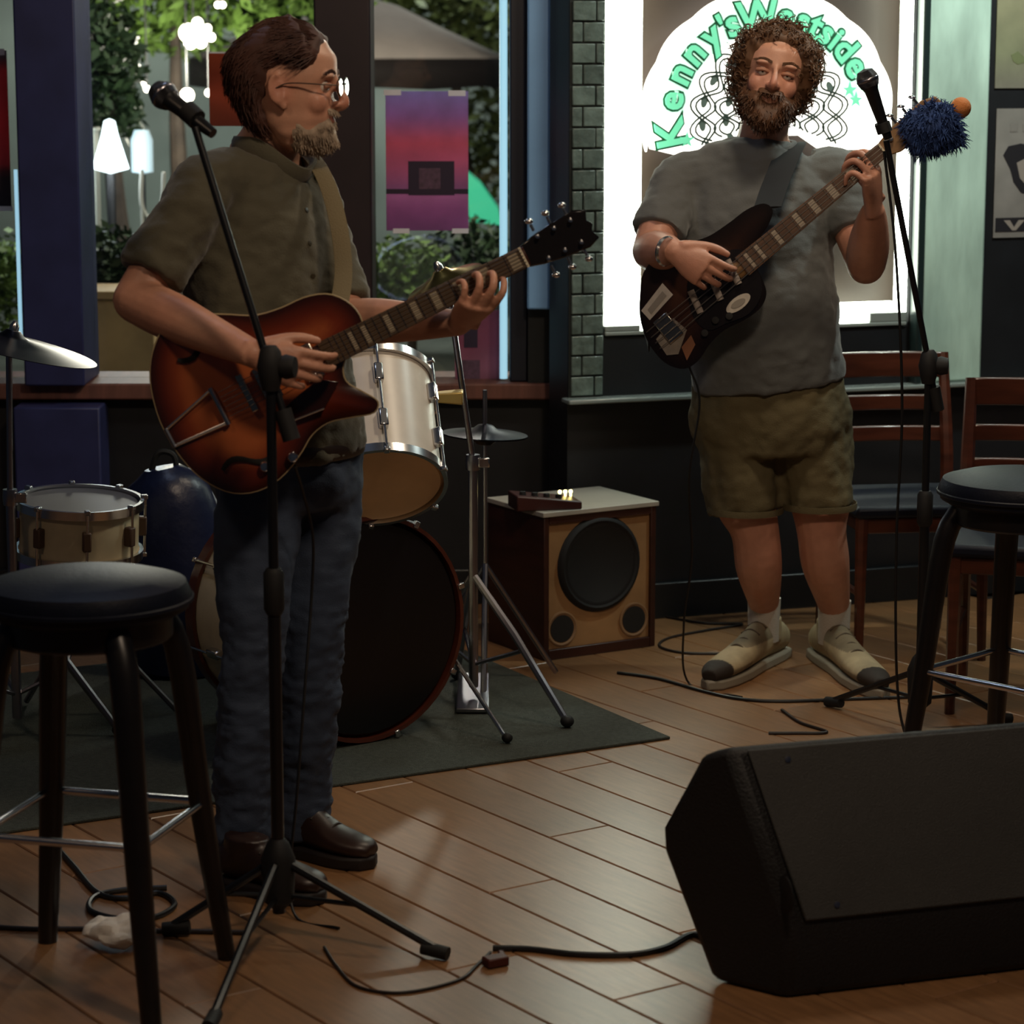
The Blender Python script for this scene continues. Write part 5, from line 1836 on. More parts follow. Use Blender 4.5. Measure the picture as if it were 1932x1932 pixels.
# ------------------------------------------------------------------ the bearded man in grey with the bass
F2 = Vector((-0.06, -1, 0)).normalized()
R2 = Vector((F2.y, -F2.x, 0))
man2 = thing('person', 'bearded curly haired man in a grey T-shirt and khaki shorts, playing the bass', 'person', (0.73, 7.14, 0))
off2 = OFF[man2.name]
YB = 7.14
H2 = Head(P(1458, 150, 7.06), (-0.03, -0.98, 0.17), (0.21, 0.15, 1), 1.05)
b = MB()
H2.skull(b)
limb(b, [P(1438, 280, 7.15), P(1440, 255, 7.14), P(1446, 215, 7.11), H2.w((0, -0.03, -0.03))], [(0.085, 0.075), (0.068, 0.066), (0.064, 0.066), (0.06, 0.062)], side=R2)
limb(b, [P(1438, 285, 7.15), P(1430, 345, YB), P(1428, 450, YB), P(1438, 600, YB), P(1448, 730, YB), P(1453, 800, YB)],
     [(0.10, 0.06), (0.16, 0.080), (0.17, 0.105), (0.17, 0.12), (0.17, 0.115), (0.16, 0.11)], 24, 30, side=R2, caps=False)
rsh2, rel2, rwr2 = P(1278, 345, 7.13), P(1228, 474, 7.00), P(1272, 474, 6.79)
limb(b, [rsh2, rsh2.lerp(rel2, 0.5), rel2], [0.052, 0.058, 0.050], n=14)
limb(b, [rel2, rel2.lerp(rwr2, 0.35), rel2.lerp(rwr2, 0.75), rwr2], [0.051, 0.054, 0.042, (0.029, 0.024)], n=18)
lsh2, lel2, lwr2 = P(1582, 335, 7.14), P(1634, 500, 7.02), P(1648, 392, 6.855)
limb(b, [lsh2, lsh2.lerp(lel2, 0.5), lel2], [0.052, 0.058, 0.050], n=14)
limb(b, [lel2, lel2.lerp(lwr2, 0.35), lel2.lerp(lwr2, 0.75), lwr2], [0.052, 0.055, 0.042, (0.029, 0.024)], n=18)
hand(b, rwr2, (0.72, -0.10, -0.46), (0.1, 1, 0.0), [(20, 34, 25), (26, 36, 25), (32, 40, 28), (40, 40, 30)], k=1.08, thumb=(0.8, 0.3, 0.5))
hand(b, lwr2, (-0.12, -0.30, 0.95), (-0.75, 0.45, 0.10), [(35, 62, 40), (38, 66, 42), (42, 68, 44), (48, 70, 46)], left=True, k=1.10, thumb=(0.5, 0.8, 0.3), spread=0.08)
feet2 = [(G(1476, 1236), G(1336, 1304)), (G(1540, 1238), G(1664, 1320))]
ankle_pts = [a_.lerp(c_, 0.27) for a_, c_ in feet2]
legs2 = [([P(1390, 800, 7.15), P(1402, 930, 7.14), P(1424, 1000, 7.13), P(1432, 1070, 7.16), ankle_pts[0] + UP * 0.17, ankle_pts[0] + UP * 0.09], [0.10, 0.088, 0.067, 0.064, 0.042, 0.036]),
         ([P(1528, 800, 7.15), P(1546, 930, 7.14), P(1550, 1000, 7.13), P(1558, 1065, 7.16), ankle_pts[1] + UP * 0.17, ankle_pts[1] + UP * 0.09], [0.10, 0.088, 0.068, 0.066, 0.043, 0.036])]
for pts, rr in legs2:
    limb(b, pts, rr)
me = remeshed(b, 'body', 0.0040, 5, off2)
displace(me, lambda co, n: H2.face_displace(co + off2, n))
body2 = finish('body', me, M_skin, man2, off2, 60)
sf2 = skin_colour(H2, '#c28f77', '#a05e4e', '#b06c57')
setcol(body2, lambda co: sf2(co + off2))
eyes(H2, man2)
# T-shirt
M_grey = mat('grey_cotton', '#5d5f5e', 0.9, noise_amt=0.10, noise_scale=5, bump=0.12, bump_scale=250, sheen=0.2)
b = MB()
b.tube([P(1440, 262, 7.145), P(1438, 278, 7.145), P(1434, 305, YB), P(1430, 350, YB), P(1427, 430, YB - 0.01), P(1432, 540, YB - 0.02), P(1442, 640, YB - 0.02), P(1449, 722, YB - 0.01)],
       [(0.082, 0.074), (0.120, 0.084), (0.178, 0.100), (0.212, 0.120), (0.206, 0.140), (0.206, 0.155), (0.208, 0.160), (0.207, 0.155)], 28, n=40, side=R2)
limb(b, [P(1330, 335, 7.14), rsh2, rsh2.lerp(rel2, 0.45), rsh2.lerp(rel2, 0.74)], [0.075, 0.072, 0.072, (0.076, 0.070)], n=16, caps=False)
b.ball(rsh2, 0.070)
limb(b, [P(1530, 330, 7.14), lsh2, lsh2.lerp(lel2, 0.40), lsh2.lerp(lel2, 0.62)], [0.075, 0.072, 0.072, (0.076, 0.070)], n=16, caps=False)
b.ball(lsh2, 0.070)
me = remeshed(b, 'shirt', 0.007, 6, off2)
displace(me, lambda co, n: folds(0.010, 8, (1, 1, 0.6), 13.0)(co, n) + folds(0.004, 24, (1, 1, 1.5), 4.0)(co, n))
shirt2 = finish('t_shirt', me, M_grey, man2, off2, 60)
b = MB()
nk = P(1440, 270, 7.135)
b.tube([nk + (R2 * math.cos(2 * math.pi * i / 28) * 0.082 + F2 * math.sin(2 * math.pi * i / 28) * 0.078) + UP * (-0.018 * max(0, math.sin(2 * math.pi * i / 28))) for i in range(29)], 0.008, 8)
b.build('neckband', M_grey, shirt2)
# shorts
M_khaki = mat('khaki_cotton', '#5d5338', 0.85, noise_amt=0.12, noise_scale=6, bump=0.2, bump_scale=300)
b = MB()
b.tube([P(1449, 705, YB), P(1451, 745, YB), P(1455, 800, YB), P(1457, 850, YB)], [(0.200, 0.148), (0.212, 0.150), (0.222, 0.150), (0.20, 0.14)], 26, n=12, side=R2)
for pts, sgn, hem in ((legs2[0][0], -1, P(1406, 966, 7.13)), (legs2[1][0], 1, P(1544, 958, 7.13))):
    limb(b, [pts[0], pts[0].lerp(hem, 0.5), hem], [(0.112, 0.125), (0.108, 0.118), (0.101, 0.108)], n=20, caps=False, side=R2)
    b.ball(pts[0], 0.11)
me = remeshed(b, 'shorts', 0.007, 5, off2)
displace(me, lambda co, n: folds(0.011, 10, (1, 1, 0.5), 23.0)(co, n) + folds(0.004, 28, (1, 1, 1.2), 5.0)(co, n))
shorts = finish('shorts', me, M_khaki, man2, off2, 60)
for pts, hem in ((legs2[0][0], P(1406, 960, 7.13)), (legs2[1][0], P(1544, 952, 7.13))):
    b = MB()
    b.tube([hem + R2 * math.cos(2 * math.pi * i / 24) * 0.104 + F2 * math.sin(2 * math.pi * i / 24) * 0.110 for i in range(25)], [(0.0015, 0.010)] * 25, 6)
    b.build('hem', M_khaki, shorts)
# socks and sneakers
M_sock = mat('white_sock', '#b9b2a6', 0.9, bump=0.3, bump_scale=300)
M_snk = mat('tan_suede', '#8b7a5e', 0.75, attr='Col', noise_amt=0.25, noise_scale=14)
M_snk2 = mat('dark_toe_rubber', '#1d1712', 0.6)
for pts, (hl_, te) in zip((legs2[0][0], legs2[1][0]), feet2):
    b = MB(); b.tube([pts[-2] + UP * 0.022, pts[-2].lerp(pts[-1], 0.5), pts[-1] - UP * 0.02], [0.047, 0.045, 0.044], 16, n=8); b.build('sock', M_sock, man2)
    shoe(man2, hl_, te, pts[-1], (M_snk, mat('pale_sole', '#8e8676', 0.6), mat('dark_tan_lace', '#4a3d2c', 0.7)), 'sneaker', two_tone=('#a89878', '#2a2018'), hk=1.15)
# wrist band glint
b = MB(); c = rwr2 + Vector((-0.02, 0, 0.0)); b.lathe([(0.037, -0.006), (0.040, 0), (0.037, 0.006)], c, (0.82, -0.8, -0.1), 24); b.build('bracelet', M_chrome, man2)


# curly hair
def hair2(z, ph):
    a = abs(math.degrees(ph))
    line = interp([(0, 0.075), (30, 0.066), (48, 0.046), (60, 0.005), (74, -0.030), (100, -0.055), (140, -0.090), (180, -0.09)], a)
    t = max(0.0, min(1.0, (z - line) / 0.02))
    th = (0.024 if a < 55 else 0.031) + 0.010 * noise.noise(Vector((math.cos(ph) * 5, math.sin(ph) * 5, z * 45)))
    if a < 45:
        th *= 0.7
    if z > 0.09:
        th *= 0.75
    return -0.012 + (th + 0.012) * t


M_hair2 = mat('brown_curly_hair', '#5a3d26', 0.6, noise_amt=0.35, noise_scale=25)
b = H2.shell(hair2)
r = random.Random(11)
cnt = 0
while cnt < 1300:
    z = r.uniform(-0.09, 0.122); ph = r.uniform(-math.pi, math.pi)
    h = hair2(z, ph)
    if h < 0.008:
        continue
    p, nn = H2.root(z, ph, h - 0.006)
    d = (nn * 0.8 + Vector((r.gauss(0, .5), r.gauss(0, .5), r.gauss(-0.35, .4)))).normalized()
    u = d.orthogonal().normalized(); v = d.cross(u)
    L = r.uniform(0.018, 0.034); cr = r.uniform(0.005, 0.009); ph0 = r.random() * 6.28; tw = r.uniform(7, 11)
    pts = []
    for t in range(12):
        s_ = t / 11
        q2 = p + d * L * s_ + (u * math.cos(ph0 + tw * s_) + v * math.sin(ph0 + tw * s_)) * cr * (0.5 + 0.5 * s_)
        pts.append(H2.w(q2))
    strand(b, pts, 0.0028, 0.0009, 4)
    cnt += 1
b.build('hair', M_hair2, man2, 80)


def beard2(z, ph):
    a = abs(math.degrees(ph))
    top = interp([(0, -0.068), (14, -0.064), (24, -0.044), (45, -0.040), (65, -0.035), (80, -0.005), (92, 0.0), (100, -0.13)], a)
    t = max(0, min(1, (top - z) / 0.012))
    th = interp([(0, 0.030), (30, 0.024), (60, 0.015), (85, 0.008), (100, -0.01)], a) + 0.005 * noise.noise(Vector((math.sin(ph) * 8, math.cos(ph) * 8, z * 60)))
    m = -0.012 + (th + 0.012) * t
    if a < 32 and -0.055 < z < -0.034:
        e = math.sin((z + 0.055) / 0.021 * math.pi)
        m = max(m, -0.012 + 0.030 * e * (1 - (a / 34) ** 4))
    return m


M_beard2 = mat('reddish_brown_beard', '#54351f', 0.65, noise_amt=0.35, noise_scale=50)
b = H2.shell(beard2)
cnt = 0
while cnt < 1500:
    z = r.uniform(-0.118, -0.0); ph = r.uniform(-1.6, 1.6)
    h = beard2(z, ph)
    if h < 0.001:
        continue
    p, nn = H2.root(z, ph, h - 0.004)
    d = (Vector((0, 0.1, -0.8)) + nn * 0.7 + Vector((r.gauss(0, .35), r.gauss(0, .3), r.gauss(0, .2)))).normalized()
    L = r.uniform(0.010, 0.022)
    j = Vector((r.gauss(0, .3), r.gauss(0, .3), r.gauss(0, .3))) * L * 0.5
    strand(b, [H2.w(p), H2.w(p + d * L * 0.55 + j), H2.w(p + d * L)], 0.0014)
    cnt += 1
b.build('beard', M_beard2, man2, 80)
for sg in (-1, 1):
    b = MB()
    for i in range(60):
        x = sg * r.uniform(0.012, 0.050)
        zz = 0.026 + 0.006 * (1 - abs(abs(x) - 0.030) / 0.02) + r.uniform(-0.003, 0.003)
        y = 0.089 - (abs(x) / 0.075) ** 2 * 0.03
        strand(b, [H2.w((x, y, zz)), H2.w((x + sg * 0.006, y + 0.001, zz + 0.002)), H2.w((x + sg * 0.012, y - 0.004, zz + 0.001))], 0.0012)
    b.build('eyebrow', M_hair2, man2, 80)
# ================================================================== GUITARS
class Plane:
    """a flat instrument: origin, neck direction U, V across (up), N towards the strings' side"""
    def __init__(s, A, B):
        A, B = Vector(A), Vector(B)
        s.o = A
        s.U = (B - A).normalized()
        n = (Vector((0, 0, CAMH)) - A).normalized()
        s.V = n.cross(s.U).normalized()
        s.N = s.U.cross(s.V).normalized()

    def uv(s, px, py):
        r = ray(px, py)
        c = Vector((0, 0, CAMH))
        t = (s.o - c).dot(s.N) / r.dot(s.N)
        v = c + r * t - s.o
        return (v.dot(s.U), v.dot(s.V))

    def w(s, u, v, n=0.0):
        return s.o + s.U * u + s.V * v + s.N * n


def closed_spline(pts, n):
    pts = [np.array(p, float) for p in pts]
    k = len(pts)
    out = []
    for i in range(n):
        x = i / n * k
        j = int(x); t = x - j
        p0, p1, p2, p3 = pts[(j - 1) % k], pts[j % k], pts[(j + 1) % k], pts[(j + 2) % k]
        out.append(0.5 * (2 * p1 + (p2 - p0) * t + (2 * p0 - 5 * p1 + 4 * p2 - p3) * t * t + (3 * p1 - p0 - 3 * p2 + p3) * t ** 3))
    return out


def guitar_body(pl, outline, depth, arch, m_top, m_side, root, burst, binding=None):
    """returns body object: arched top with rings for the burst finish, sides, back"""
    out = closed_spline([pl.uv(*p) for p in outline], 96)
    cx = sum(p[0] for p in out) / 96; cy = sum(p[1] for p in out) / 96
    rings = [0.0, 0.04, 0.10, 0.20, 0.32, 0.46, 0.62, 0.80]
    q = MB()
    n = 96
    for t in rings:
        for p in out:
            q.v.append(pl.w(p[0] + (cx - p[0]) * t, p[1] + (cy - p[1]) * t, arch * (1 - (1 - t) ** 2.2)))
    for i in range(len(rings) - 1):
        for k in range(n):
            k2 = (k + 1) % n
            q.f.append((i * n + k, i * n + k2, (i + 1) * n + k2, (i + 1) * n + k))
    q.f.append(tuple((len(rings) - 1) * n + k for k in range(n)))
    b0 = len(q.v)
    for p in out:
        q.v.append(pl.w(p[0], p[1], -depth))
    q.f.append(tuple(b0 + k for k in range(n - 1, -1, -1)))
    for k in range(n):
        k2 = (k + 1) % n
        q.f.append((k, b0 + k, b0 + k2, k2))
    o = q.build('body', m_top, root, 50)
    off = OFF[root.name]
    C0, C1, C2 = [np.array(srgb(c)) for c in burst]
    op = np.array(out)

    def cf(co):
        v = co + off - pl.o
        nn = v.dot(pl.N)
        if nn < -0.004:
            return C0
        p = np.array([v.dot(pl.U), v.dot(pl.V)])
        d = np.min(np.linalg.norm(op - p, axis=1))
        t = min(1, max(0, (d - 0.004) / 0.075))
        if t < 0.5:
            return C0 + (C1 - C0) * (t / 0.5)
        return C1 + (C2 - C1) * ((t - 0.5) / 0.5)
    setcol(o, cf)
    if binding:
        q = MB()
        q.tube([pl.w(p[0], p[1], -0.003) for p in out + [out[0]]], 0.0028, 6, cap=False)
        q.build('binding', binding, o)
    return o, out


def neck_parts(pl, root, u0, u1, w0, w1, v0, slope, m_board, m_neck, n0, inlays, m_inlay, frets, nfr, strings, m_str, ub, vspan, blocks=True):
    """fingerboard from u0 (body end) to u1 (nut); v0 centre line"""
    vc = lambda u: v0 + slope * (u - u0)
    q = MB()
    a = [(u0, vc(u0) - w0), (u1, vc(u1) - w1), (u1, vc(u1) + w1), (u0, vc(u0) + w0)]
    q.prism(a, pl.o, pl.U, pl.V, pl.N, n0, n0 + 0.006)
    fb = q.build('fingerboard', m_board, root, bevel=0.0015)
    q = MB()
    q.tube([pl.w(u0 - 0.02, vc(u0), n0 - 0.008), pl.w(u1 + 0.01, vc(u1), n0 - 0.008)], [(w0 * 0.97, 0.013), (w1 * 0.97, 0.011)], 14, side=pl.V)
    q.build('neck', m_neck, root)
    Ls = (u1 - ub)
    for i in range(1, nfr + 1):
        u = u1 - Ls * (1 - 2 ** (-i / 12))
        if u < u0 + 0.003:
            break
        hw = w1 + (w0 - w1) * (u1 - u) / (u1 - u0)
        q = MB(); q.tube([pl.w(u, vc(u) - hw, n0 + 0.0062), pl.w(u, vc(u) + hw, n0 + 0.0062)], 0.0012, 6); q.build('fret', frets, fb)
        if i in inlays:
            up = u1 - Ls * (1 - 2 ** (-(i - 1) / 12))
            um_ = (u + up) / 2
            bw = abs(up - u) * 0.30
            q = MB(); q.prism([(um_ - bw, vc(um_) - hw * 0.72), (um_ + bw, vc(um_) - hw * 0.72), (um_ + bw, vc(um_) + hw * 0.72), (um_ - bw, vc(um_) + hw * 0.72)], pl.o, pl.U, pl.V, pl.N, n0 + 0.0055, n0 + 0.0066)
            q.build('inlay', m_inlay, fb)
    q = MB(); q.prism([(u1, vc(u1) - w1), (u1 + 0.005, vc(u1) - w1), (u1 + 0.005, vc(u1) + w1), (u1, vc(u1) + w1)], pl.o, pl.U, pl.V, pl.N, n0, n0 + 0.009); q.build('nut', mat('bone_nut', '#c9bfa6', 0.4), root)
    for k in range(strings):
        t = k / (strings - 1) - 0.5
        q = MB(); q.tube([pl.w(ub - 0.05, v0 + slope * (ub - u0) + t * vspan, n0 + 0.010), pl.w(ub, v0 + slope * (ub - u0) + t * vspan, n0 + 0.016), pl.w(u1 + 0.003, vc(u1) + t * 2 * w1 * 0.8, n0 + 0.010)], 0.0007 if strings == 6 else 0.0012, 5)
        q.build('string', m_str, root)
    return vc


M_ebony = mat('rosewood_board', '#4d3a26', 0.45, noise_amt=0.2, noise_scale=20)
M_neckw = mat('mahogany_neck', '#3a1c12', 0.3, coat=0.4)
M_pearlin = mat('pearl_inlay', '#9d907a', 0.3)
M_nickel = mat('nickel', '#b3aba0', 0.18, metal=1.0)
M_string = mat('steel_string', '#a09a92', 0.3, metal=1.0)
M_cream = mat('cream_binding', '#a08d6a', 0.4)

# ---- sunburst semi-hollow guitar
pl1 = Plane(P(450, 770, 5.165), P(990, 492, 5.225))
g1 = thing('electric_guitar', 'sunburst archtop electric guitar with single cutaway, held by the man in olive', 'guitar', P(440, 925, 5.19))
out1 = [(284, 705), (290, 660), (312, 618), (360, 596), (420, 594), (480, 596), (530, 582), (575, 562), (620, 556), (660, 574), (682, 606), (676, 640), (655, 668), (646, 694), (654, 722), (688, 742),
        (712, 758), (704, 778), (664, 786), (620, 796), (588, 820), (566, 856), (530, 900), (484, 926), (434, 928), (384, 904), (342, 862), (308, 806), (290, 752)]
M_burst = mat('sunburst_lacquer', '#7a3214', 0.16, attr='Col', noise_amt=0.10, noise_scale=12, coat=0.6)
bo1, o1 = guitar_body(pl1, out1, 0.058, 0.010, M_burst, None, g1, ('#2a120c', '#6a2815', '#a85a30'), M_cream)
ua, va = pl1.uv(648, 652); ubr, vbr = pl1.uv(470, 748)
un, vn = pl1.uv(985, 487)
sl = (vn - va) / (un - ua)
v0_1 = va
vcl = neck_parts(pl1, g1, ua - 0.045, un, 0.0275, 0.0215, va - 0.0 + sl * -0.045, sl, M_ebony, M_neckw, 0.010, (1, 3, 5, 7, 9, 12, 15, 17), M_pearlin, M_nickel, 20, 6, M_string, ubr, 0.052)
# headstock with six tuners
hs = [(0.0, -0.022), (0.03, -0.030), (0.07, -0.036), (0.125, -0.040), (0.150, -0.030), (0.142, -0.012), (0.150, 0.0), (0.142, 0.012), (0.150, 0.030), (0.125, 0.040), (0.07, 0.036), (0.03, 0.030), (0.0, 0.022)]
q = MB(); q.prism([(un + 0.005 + u, vn + sl * u + v) for u, v in hs], pl1.o, pl1.U, pl1.V, pl1.N, -0.012, 0.005)
hd1 = q.build('headstock', mat('black_headstock', '#14100e', 0.2, coat=0.5), g1, bevel=0.003)
for i in range(3):
    for sg in (-1, 1):
        u = un + 0.045 + 0.036 * i
        v = vn + sl * (u - un) + sg * 0.024
        c = pl1.w(u, v, 0.005)
        q = MB(); q.lathe([(0.0065, 0), (0.005, 0.004), (0.004, 0.012), (0.0, 0.013)], c, pl1.N, 12); tn = q.build('tuner_post', M_chrome, hd1)
        q = MB(); q.tube([pl1.w(u, vn + sl * (u - un) + sg * 0.038, -0.003), pl1.w(u, vn + sl * (u - un) + sg * 0.052, -0.003)], 0.003, 8)
        q.ball(pl1.w(u, vn + sl * (u - un) + sg * 0.059, -0.003), (0.0085, 0.0085, 0.006), seg=12, rings=8); q.build('tuner_button', M_chrome, hd1)
# pickups, bridge, trapeze tailpiece, f-holes, knobs, pickguard
def loc_box(pl, u, v, du, dv, n0, n1, name, m, root, rot=0.0, bev=0.002):
    c, s = math.cos(rot), math.sin(rot)
    poly = [(u + x * c - y * s, v + x * s + y * c) for x, y in ((-du, -dv), (du, -dv), (du, dv), (-du, dv))]
    q = MB(); q.prism(poly, pl.o, pl.U, pl.V, pl.N, n0, n1)
    return q.build(name, m, root, bevel=bev)


cl = lambda u: va + sl * (u - ua)
for uu in (ua - 0.075, ubr + 0.045):
    pk = loc_box(pl1, uu, cl(uu), 0.018, 0.036, 0.008, 0.018, 'pickup', M_nickel, g1, math.atan(sl))
    for k in range(6):
        c = pl1.w(uu, cl(uu) + (k - 2.5) * 0.0105, 0.018)
        q = MB(); q.lathe([(0.0028, 0), (0.002, 0.002), (0, 0.0024)], c, pl1.N, 8); q.build('pole_screw', M_steel, pk)
loc_box(pl1, ubr, cl(ubr), 0.007, 0.040, 0.010, 0.024, 'bridge', M_nickel, g1, math.atan(sl))
tl = MB()
ut, vt = pl1.uv(322, 826)
for sg in (-1, 1):
    tl.tube([pl1.w(ut, vt + sg * 0.018, 0.006), pl1.w(ubr - 0.060, cl(ubr - 0.06) + sg * 0.036, 0.016)], 0.0035, 8)
tl.tube([pl1.w(ubr - 0.060, cl(ubr - 0.06) - 0.040, 0.016), pl1.w(ubr - 0.060, cl(ubr - 0.06) + 0.040, 0.016)], 0.006, 10)
tl.tube([pl1.w(ut, vt - 0.020, 0.006), pl1.w(ut, vt + 0.020, 0.006)], 0.005, 8)
tl.build('tailpiece', M_chrome, g1)
M_fh = mat('dark_f_hole', '#0a0605', 0.8)
for (ctr, sg) in (((380, 650), 1), ((470, 868), -1)):
    u, v = pl1.uv(*ctr)
    pts = []
    for i in range(13):
        t = i / 12 - 0.5
        pts.append(pl1.w(u + t * 0.11, v + 0.016 * math.sin(t * 5.5) * sg, 0.0088))
    q = MB(); q.tube(pts, [(0.004 + 0.002 * abs(math.sin(i * 0.5)), 0.0006) for i in range(13)], 8, side=pl1.V); q.build('f_hole', M_fh, g1)
for px_ in ((552, 862), (536, 800), (500, 880), (600, 745)):
    u, v = pl1.uv(*px_)
    q = MB(); q.lathe([(0.011, 0.0), (0.0105, 0.012), (0.008, 0.015), (0.0, 0.0155)], pl1.w(u, v, 0.004), pl1.N, 16); q.build('knob', M_chrome, g1)
pg = [pl1.uv(*p) for p in ((556, 792), (612, 770), (640, 720), (600, 716), (560, 748), (532, 775))]
q = MB(); q.prism(pg, pl1.o, pl1.U, pl1.V, pl1.N, 0.017, 0.0195); pgo = q.build('pickguard', mat('tortoise_pickguard', '#2b120c', 0.15, coat=0.5), g1, bevel=0.001)
q = MB(); q.tube([pl1.w(*pg[0], 0.0195), pl1.w(*pg[1], 0.0195)], 0.0022, 8); q.build('chrome_edge', M_chrome, pgo)
# strap of tan webbing over the far shoulder
q = MB()
q.tube([P(300, 730, 5.24), P(300, 640, 5.42), P(330, 520, 5.66), P(420, 380, 5.715), P(520, 300, 5.66), P(575, 288, 5.585), P(612, 335, 5.475), P(638, 420, 5.395), P(648, 510, 5.33), P(640, 580, 5.235)],
       [(0.003, 0.019)] * 10, 10, n=60, side=None)
q.build('strap', mat('tan_webbing', '#6e6247', 0.85, bump=0.3, bump_scale=300), g1)
# lead cable from the guitar
q = MB(); q.tube([pl1.w(*pl1.uv(556, 880), -0.02), P(572, 930, 5.22), P(590, 1010, 5.25), P(588, 1120, 5.25), P(575, 1300, 5.2), P(560, 1500, 5.15), P(548, 1640, 5.12), G(560, 1735) + UP * 0.004, G(640, 1755) + UP * 0.004], 0.003, 8, n=60)
q.build('lead_cable', M_cable, g1)

# ---- bass guitar
pl2 = Plane(P(1330, 560, 6.86), P(1660, 288, 6.84))
g2 = thing('bass_guitar', 'dark brown bass guitar with stickers and pale pickups, held by the bearded man', 'bass guitar', P(1290, 690, 6.88))
out2 = [(1207, 560), (1214, 514), (1246, 478), (1292, 460), (1336, 446), (1376, 420), (1408, 396), (1440, 384), (1458, 396), (1450, 424), (1432, 452), (1424, 482), (1428, 506), (1440, 530), (1446, 556),
        (1434, 582), (1404, 604), (1368, 622), (1340, 648), (1318, 680), (1290, 696), (1254, 684), (1224, 648), (1208, 604)]
M_bassb = mat('dark_brown_lacquer', '#2c1a12', 0.2, attr='Col', coat=0.5)
bo2, o2 = guitar_body(pl2, out2, 0.044, 0.003, M_bassb, None, g2, ('#120b09', '#241510', '#3a2216'), None)
ua2, va2 = pl2.uv(1428, 480); un2, vn2 = pl2.uv(1664, 284); ub2, vb2 = pl2.uv(1262, 620)
sl2 = (vn2 - va2) / (un2 - ua2)
c2l = lambda u: va2 + sl2 * (u - ua2)
neck_parts(pl2, g2, ua2 - 0.05, un2, 0.030, 0.0205, c2l(ua2 - 0.05), sl2, mat('brown_board', '#5a4130', 0.45, noise_amt=0.2, noise_scale=20), mat('maple_neck', '#7a5a38', 0.4), 0.006, (3, 5, 7, 9, 12, 15, 17), mat('pale_inlay', '#a49786', 0.35), M_nickel, 20, 4, M_string, ub2, 0.055)
pgp = closed_spline([pl2.uv(*p) for p in ((1300, 520), (1340, 488), (1395, 470), (1425, 500), (1438, 548), (1415, 590), (1370, 610), (1335, 622), (1305, 590))], 48)
q = MB(); q.prism([tuple(p) for p in pgp], pl2.o, pl2.U, pl2.V, pl2.N, 0.003, 0.0062); q.build('pickguard', mat('black_pickguard', '#151113', 0.25), g2)
for (a, c) in (((1303, 548), (1322, 590)), ((1344, 528), (1360, 566)), ((1372, 490), (1394, 536))):
    A_, C_ = pl2.w(*pl2.uv(*a), 0.010), pl2.w(*pl2.uv(*c), 0.010)
    q = MB(); q.tube([A_, C_], [(0.009, 0.006), (0.009, 0.006)], 12, side=pl2.U); q.build('pickup', mat('pale_pickup_cover', '#9a8f86', 0.35), g2)
loc_box(pl2, ub2, c2l(ub2), 0.022, 0.036, 0.003, 0.012, 'bridge', M_nickel, g2, math.atan(sl2))


def sticker(corners, m, name, n0=0.0064, parent=g2):
    q = MB(); q.prism([pl2.uv(*c) for c in corners], pl2.o, pl2.U, pl2.V, pl2.N, n0 - 0.0006, n0 + 0.0006)
    return q.build(name, m, parent)


M_stw = mat('white_sticker', '#b8b0a4', 0.45, noise_amt=0.1, noise_scale=60)
M_stg = mat('grey_sticker_print', '#8b847a', 0.5)
s_ = sticker([(1210, 586), (1250, 534), (1270, 556), (1226, 604)], M_stw, 'sticker', 0.0045)
sticker([(1222, 584), (1250, 549), (1258, 558), (1229, 593)], M_stg, 'sticker_print', 0.0058, s_)
ov = [(1393 + 27 * math.cos(a) * 0.80 - 12 * math.sin(a) * -0.60, 572 - 27 * math.cos(a) * 0.60 + 12 * math.sin(a) * 0.80) for a in [2 * math.pi * i / 24 for i in range(24)]]
s_ = sticker(ov, M_stw, 'sticker', 0.0072)
ov2 = [(1393 + (x - 1393) * 0.6, 572 + (y - 572) * 0.5) for x, y in ov]
sticker(ov2, M_stg, 'sticker_print', 0.0084, s_)
sticker([(1238, 640), (1270, 600), (1296, 622), (1280, 668), (1258, 670)], mat('taupe_sticker', '#7e7468', 0.5, noise_amt=0.2, noise_scale=30), 'sticker', 0.0045)
sticker([(1286, 655), (1304, 632), (1312, 650), (1296, 680)], mat('orange_brown_sticker', '#7a4a2c', 0.5), 'sticker', 0.0045)
for px_ in ((1350, 604), (1376, 596), (1330, 628)):
    q = MB(); q.lathe([(0.010, 0.0), (0.009, 0.012), (0.0, 0.013)], pl2.w(*pl2.uv(*px_), 0.004), pl2.N, 14); q.build('knob', M_rubber, g2)
# headstock
q = MB(); q.prism([(un2 + 0.005 + u, c2l(un2 + 0.005 + u) + v) for u, v in [(0, -0.021), (0.03, -0.034), (0.10, -0.036), (0.17, -0.030), (0.19, -0.01), (0.185, 0.02), (0.15, 0.034), (0.05, 0.030), (0, 0.021)]], pl2.o, pl2.U, pl2.V, pl2.N, -0.010, 0.004)
hd2 = q.build('headstock', MATS['maple_neck'], g2, bevel=0.003)
for i in range(4):
    u = un2 + 0.035 + 0.036 * i
    q = MB(); q.lathe([(0.008, 0), (0.006, 0.01), (0.0, 0.011)], pl2.w(u, c2l(u) + 0.008, 0.004), pl2.N, 12); q.build('tuner_post', M_chrome, hd2)
    q = MB(); q.tube([pl2.w(u, c2l(u) + 0.03, -0.003), pl2.w(u, c2l(u) + 0.05, -0.003)], 0.004, 8); q.ball(pl2.w(u, c2l(u) + 0.056, -0.003), (0.011, 0.011, 0.005), seg=12, rings=8); q.build('tuner_button', M_chrome, hd2)
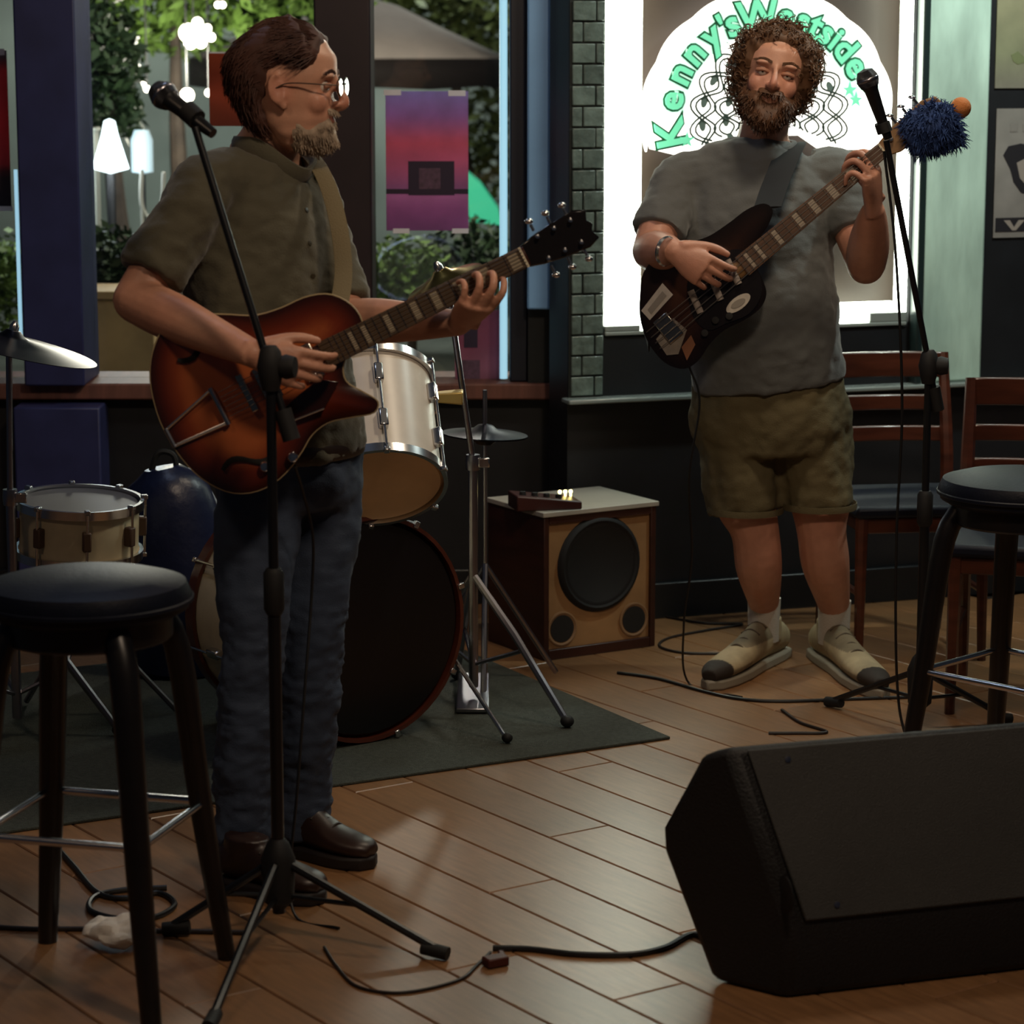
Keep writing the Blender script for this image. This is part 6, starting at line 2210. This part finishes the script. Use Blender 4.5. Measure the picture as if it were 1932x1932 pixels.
# dark strap
q = MB()
q.tube([P(1225, 640, 6.93), P(1215, 560, 7.14), P(1280, 450, 7.325), P(1400, 330, 7.32), P(1478, 284, 7.235), P(1494, 273, 7.14), P(1482, 300, 7.02), P(1462, 350, 6.935), P(1448, 392, 6.868)], [(0.0035, 0.040)] * 9, 10, n=60)
q.build('strap', mat('black_webbing', '#16171a', 0.8), g2)
q = MB(); q.tube([P(1300, 690, 6.90), P(1320, 760, 6.90), P(1300, 900, 6.90), P(1305, 1050, 6.93), P(1290, 1180, 6.95), G(1300, 1292) + UP * 0.004, G(1400, 1318) + UP * 0.004], 0.003, 8, n=50); q.build('lead_cable', M_cable, g2)

# ---- blue shaggy cover with an orange ball on the bass headstock
fc = pl2.w(*pl2.uv(1762, 240), 0.0)
cov = thing('headstock_cover', 'shaggy blue plush cover with an orange ball on the bass headstock', 'plush', fc - UP * 0.07)
q = MB()
core = [pl2.w(*pl2.uv(x, y), 0.0) for x, y in ((1712, 262), (1745, 248), (1780, 232), (1800, 220))]
q.tube(core, [0.045, 0.062, 0.062, 0.04], 16, n=10)
q.ball(pl2.w(*pl2.uv(1800, 262)), 0.026, seg=10, rings=8)
me = remeshed(q, 'plush', 0.006, 2, OFF[cov.name])
displace(me, lambda co, n: 0.010 * noise.noise(co * 40))
q2 = MB()
r = random.Random(3)
offc = OFF[cov.name]
vsn = [(v.co + offc, v.normal.copy()) for v in me.vertices]
q2.add([v.co + offc for v in me.vertices], [tuple(p.vertices) for p in me.polygons])
for _ in range(1500):
    p, nn = r.choice(vsn)
    d = (nn + Vector((r.gauss(0, .5), r.gauss(0, .5), r.gauss(-0.2, .5)))).normalized()
    L = r.uniform(0.010, 0.024)
    strand(q2, [p, p + d * L * 0.6, p + d * L + Vector((0, 0, -0.004))], 0.0022)
q2.build('plush_fur', mat('royal_blue_plush', '#1c3566', 0.85, noise_amt=0.25, noise_scale=40), cov, 80)
q = MB(); q.ball(pl2.w(*pl2.uv(1813, 203), -0.01), 0.027, seg=20, rings=14); q.build('orange_ball', mat('orange_felt', '#b06a35', 0.8, bump=0.2, bump_scale=200), cov)
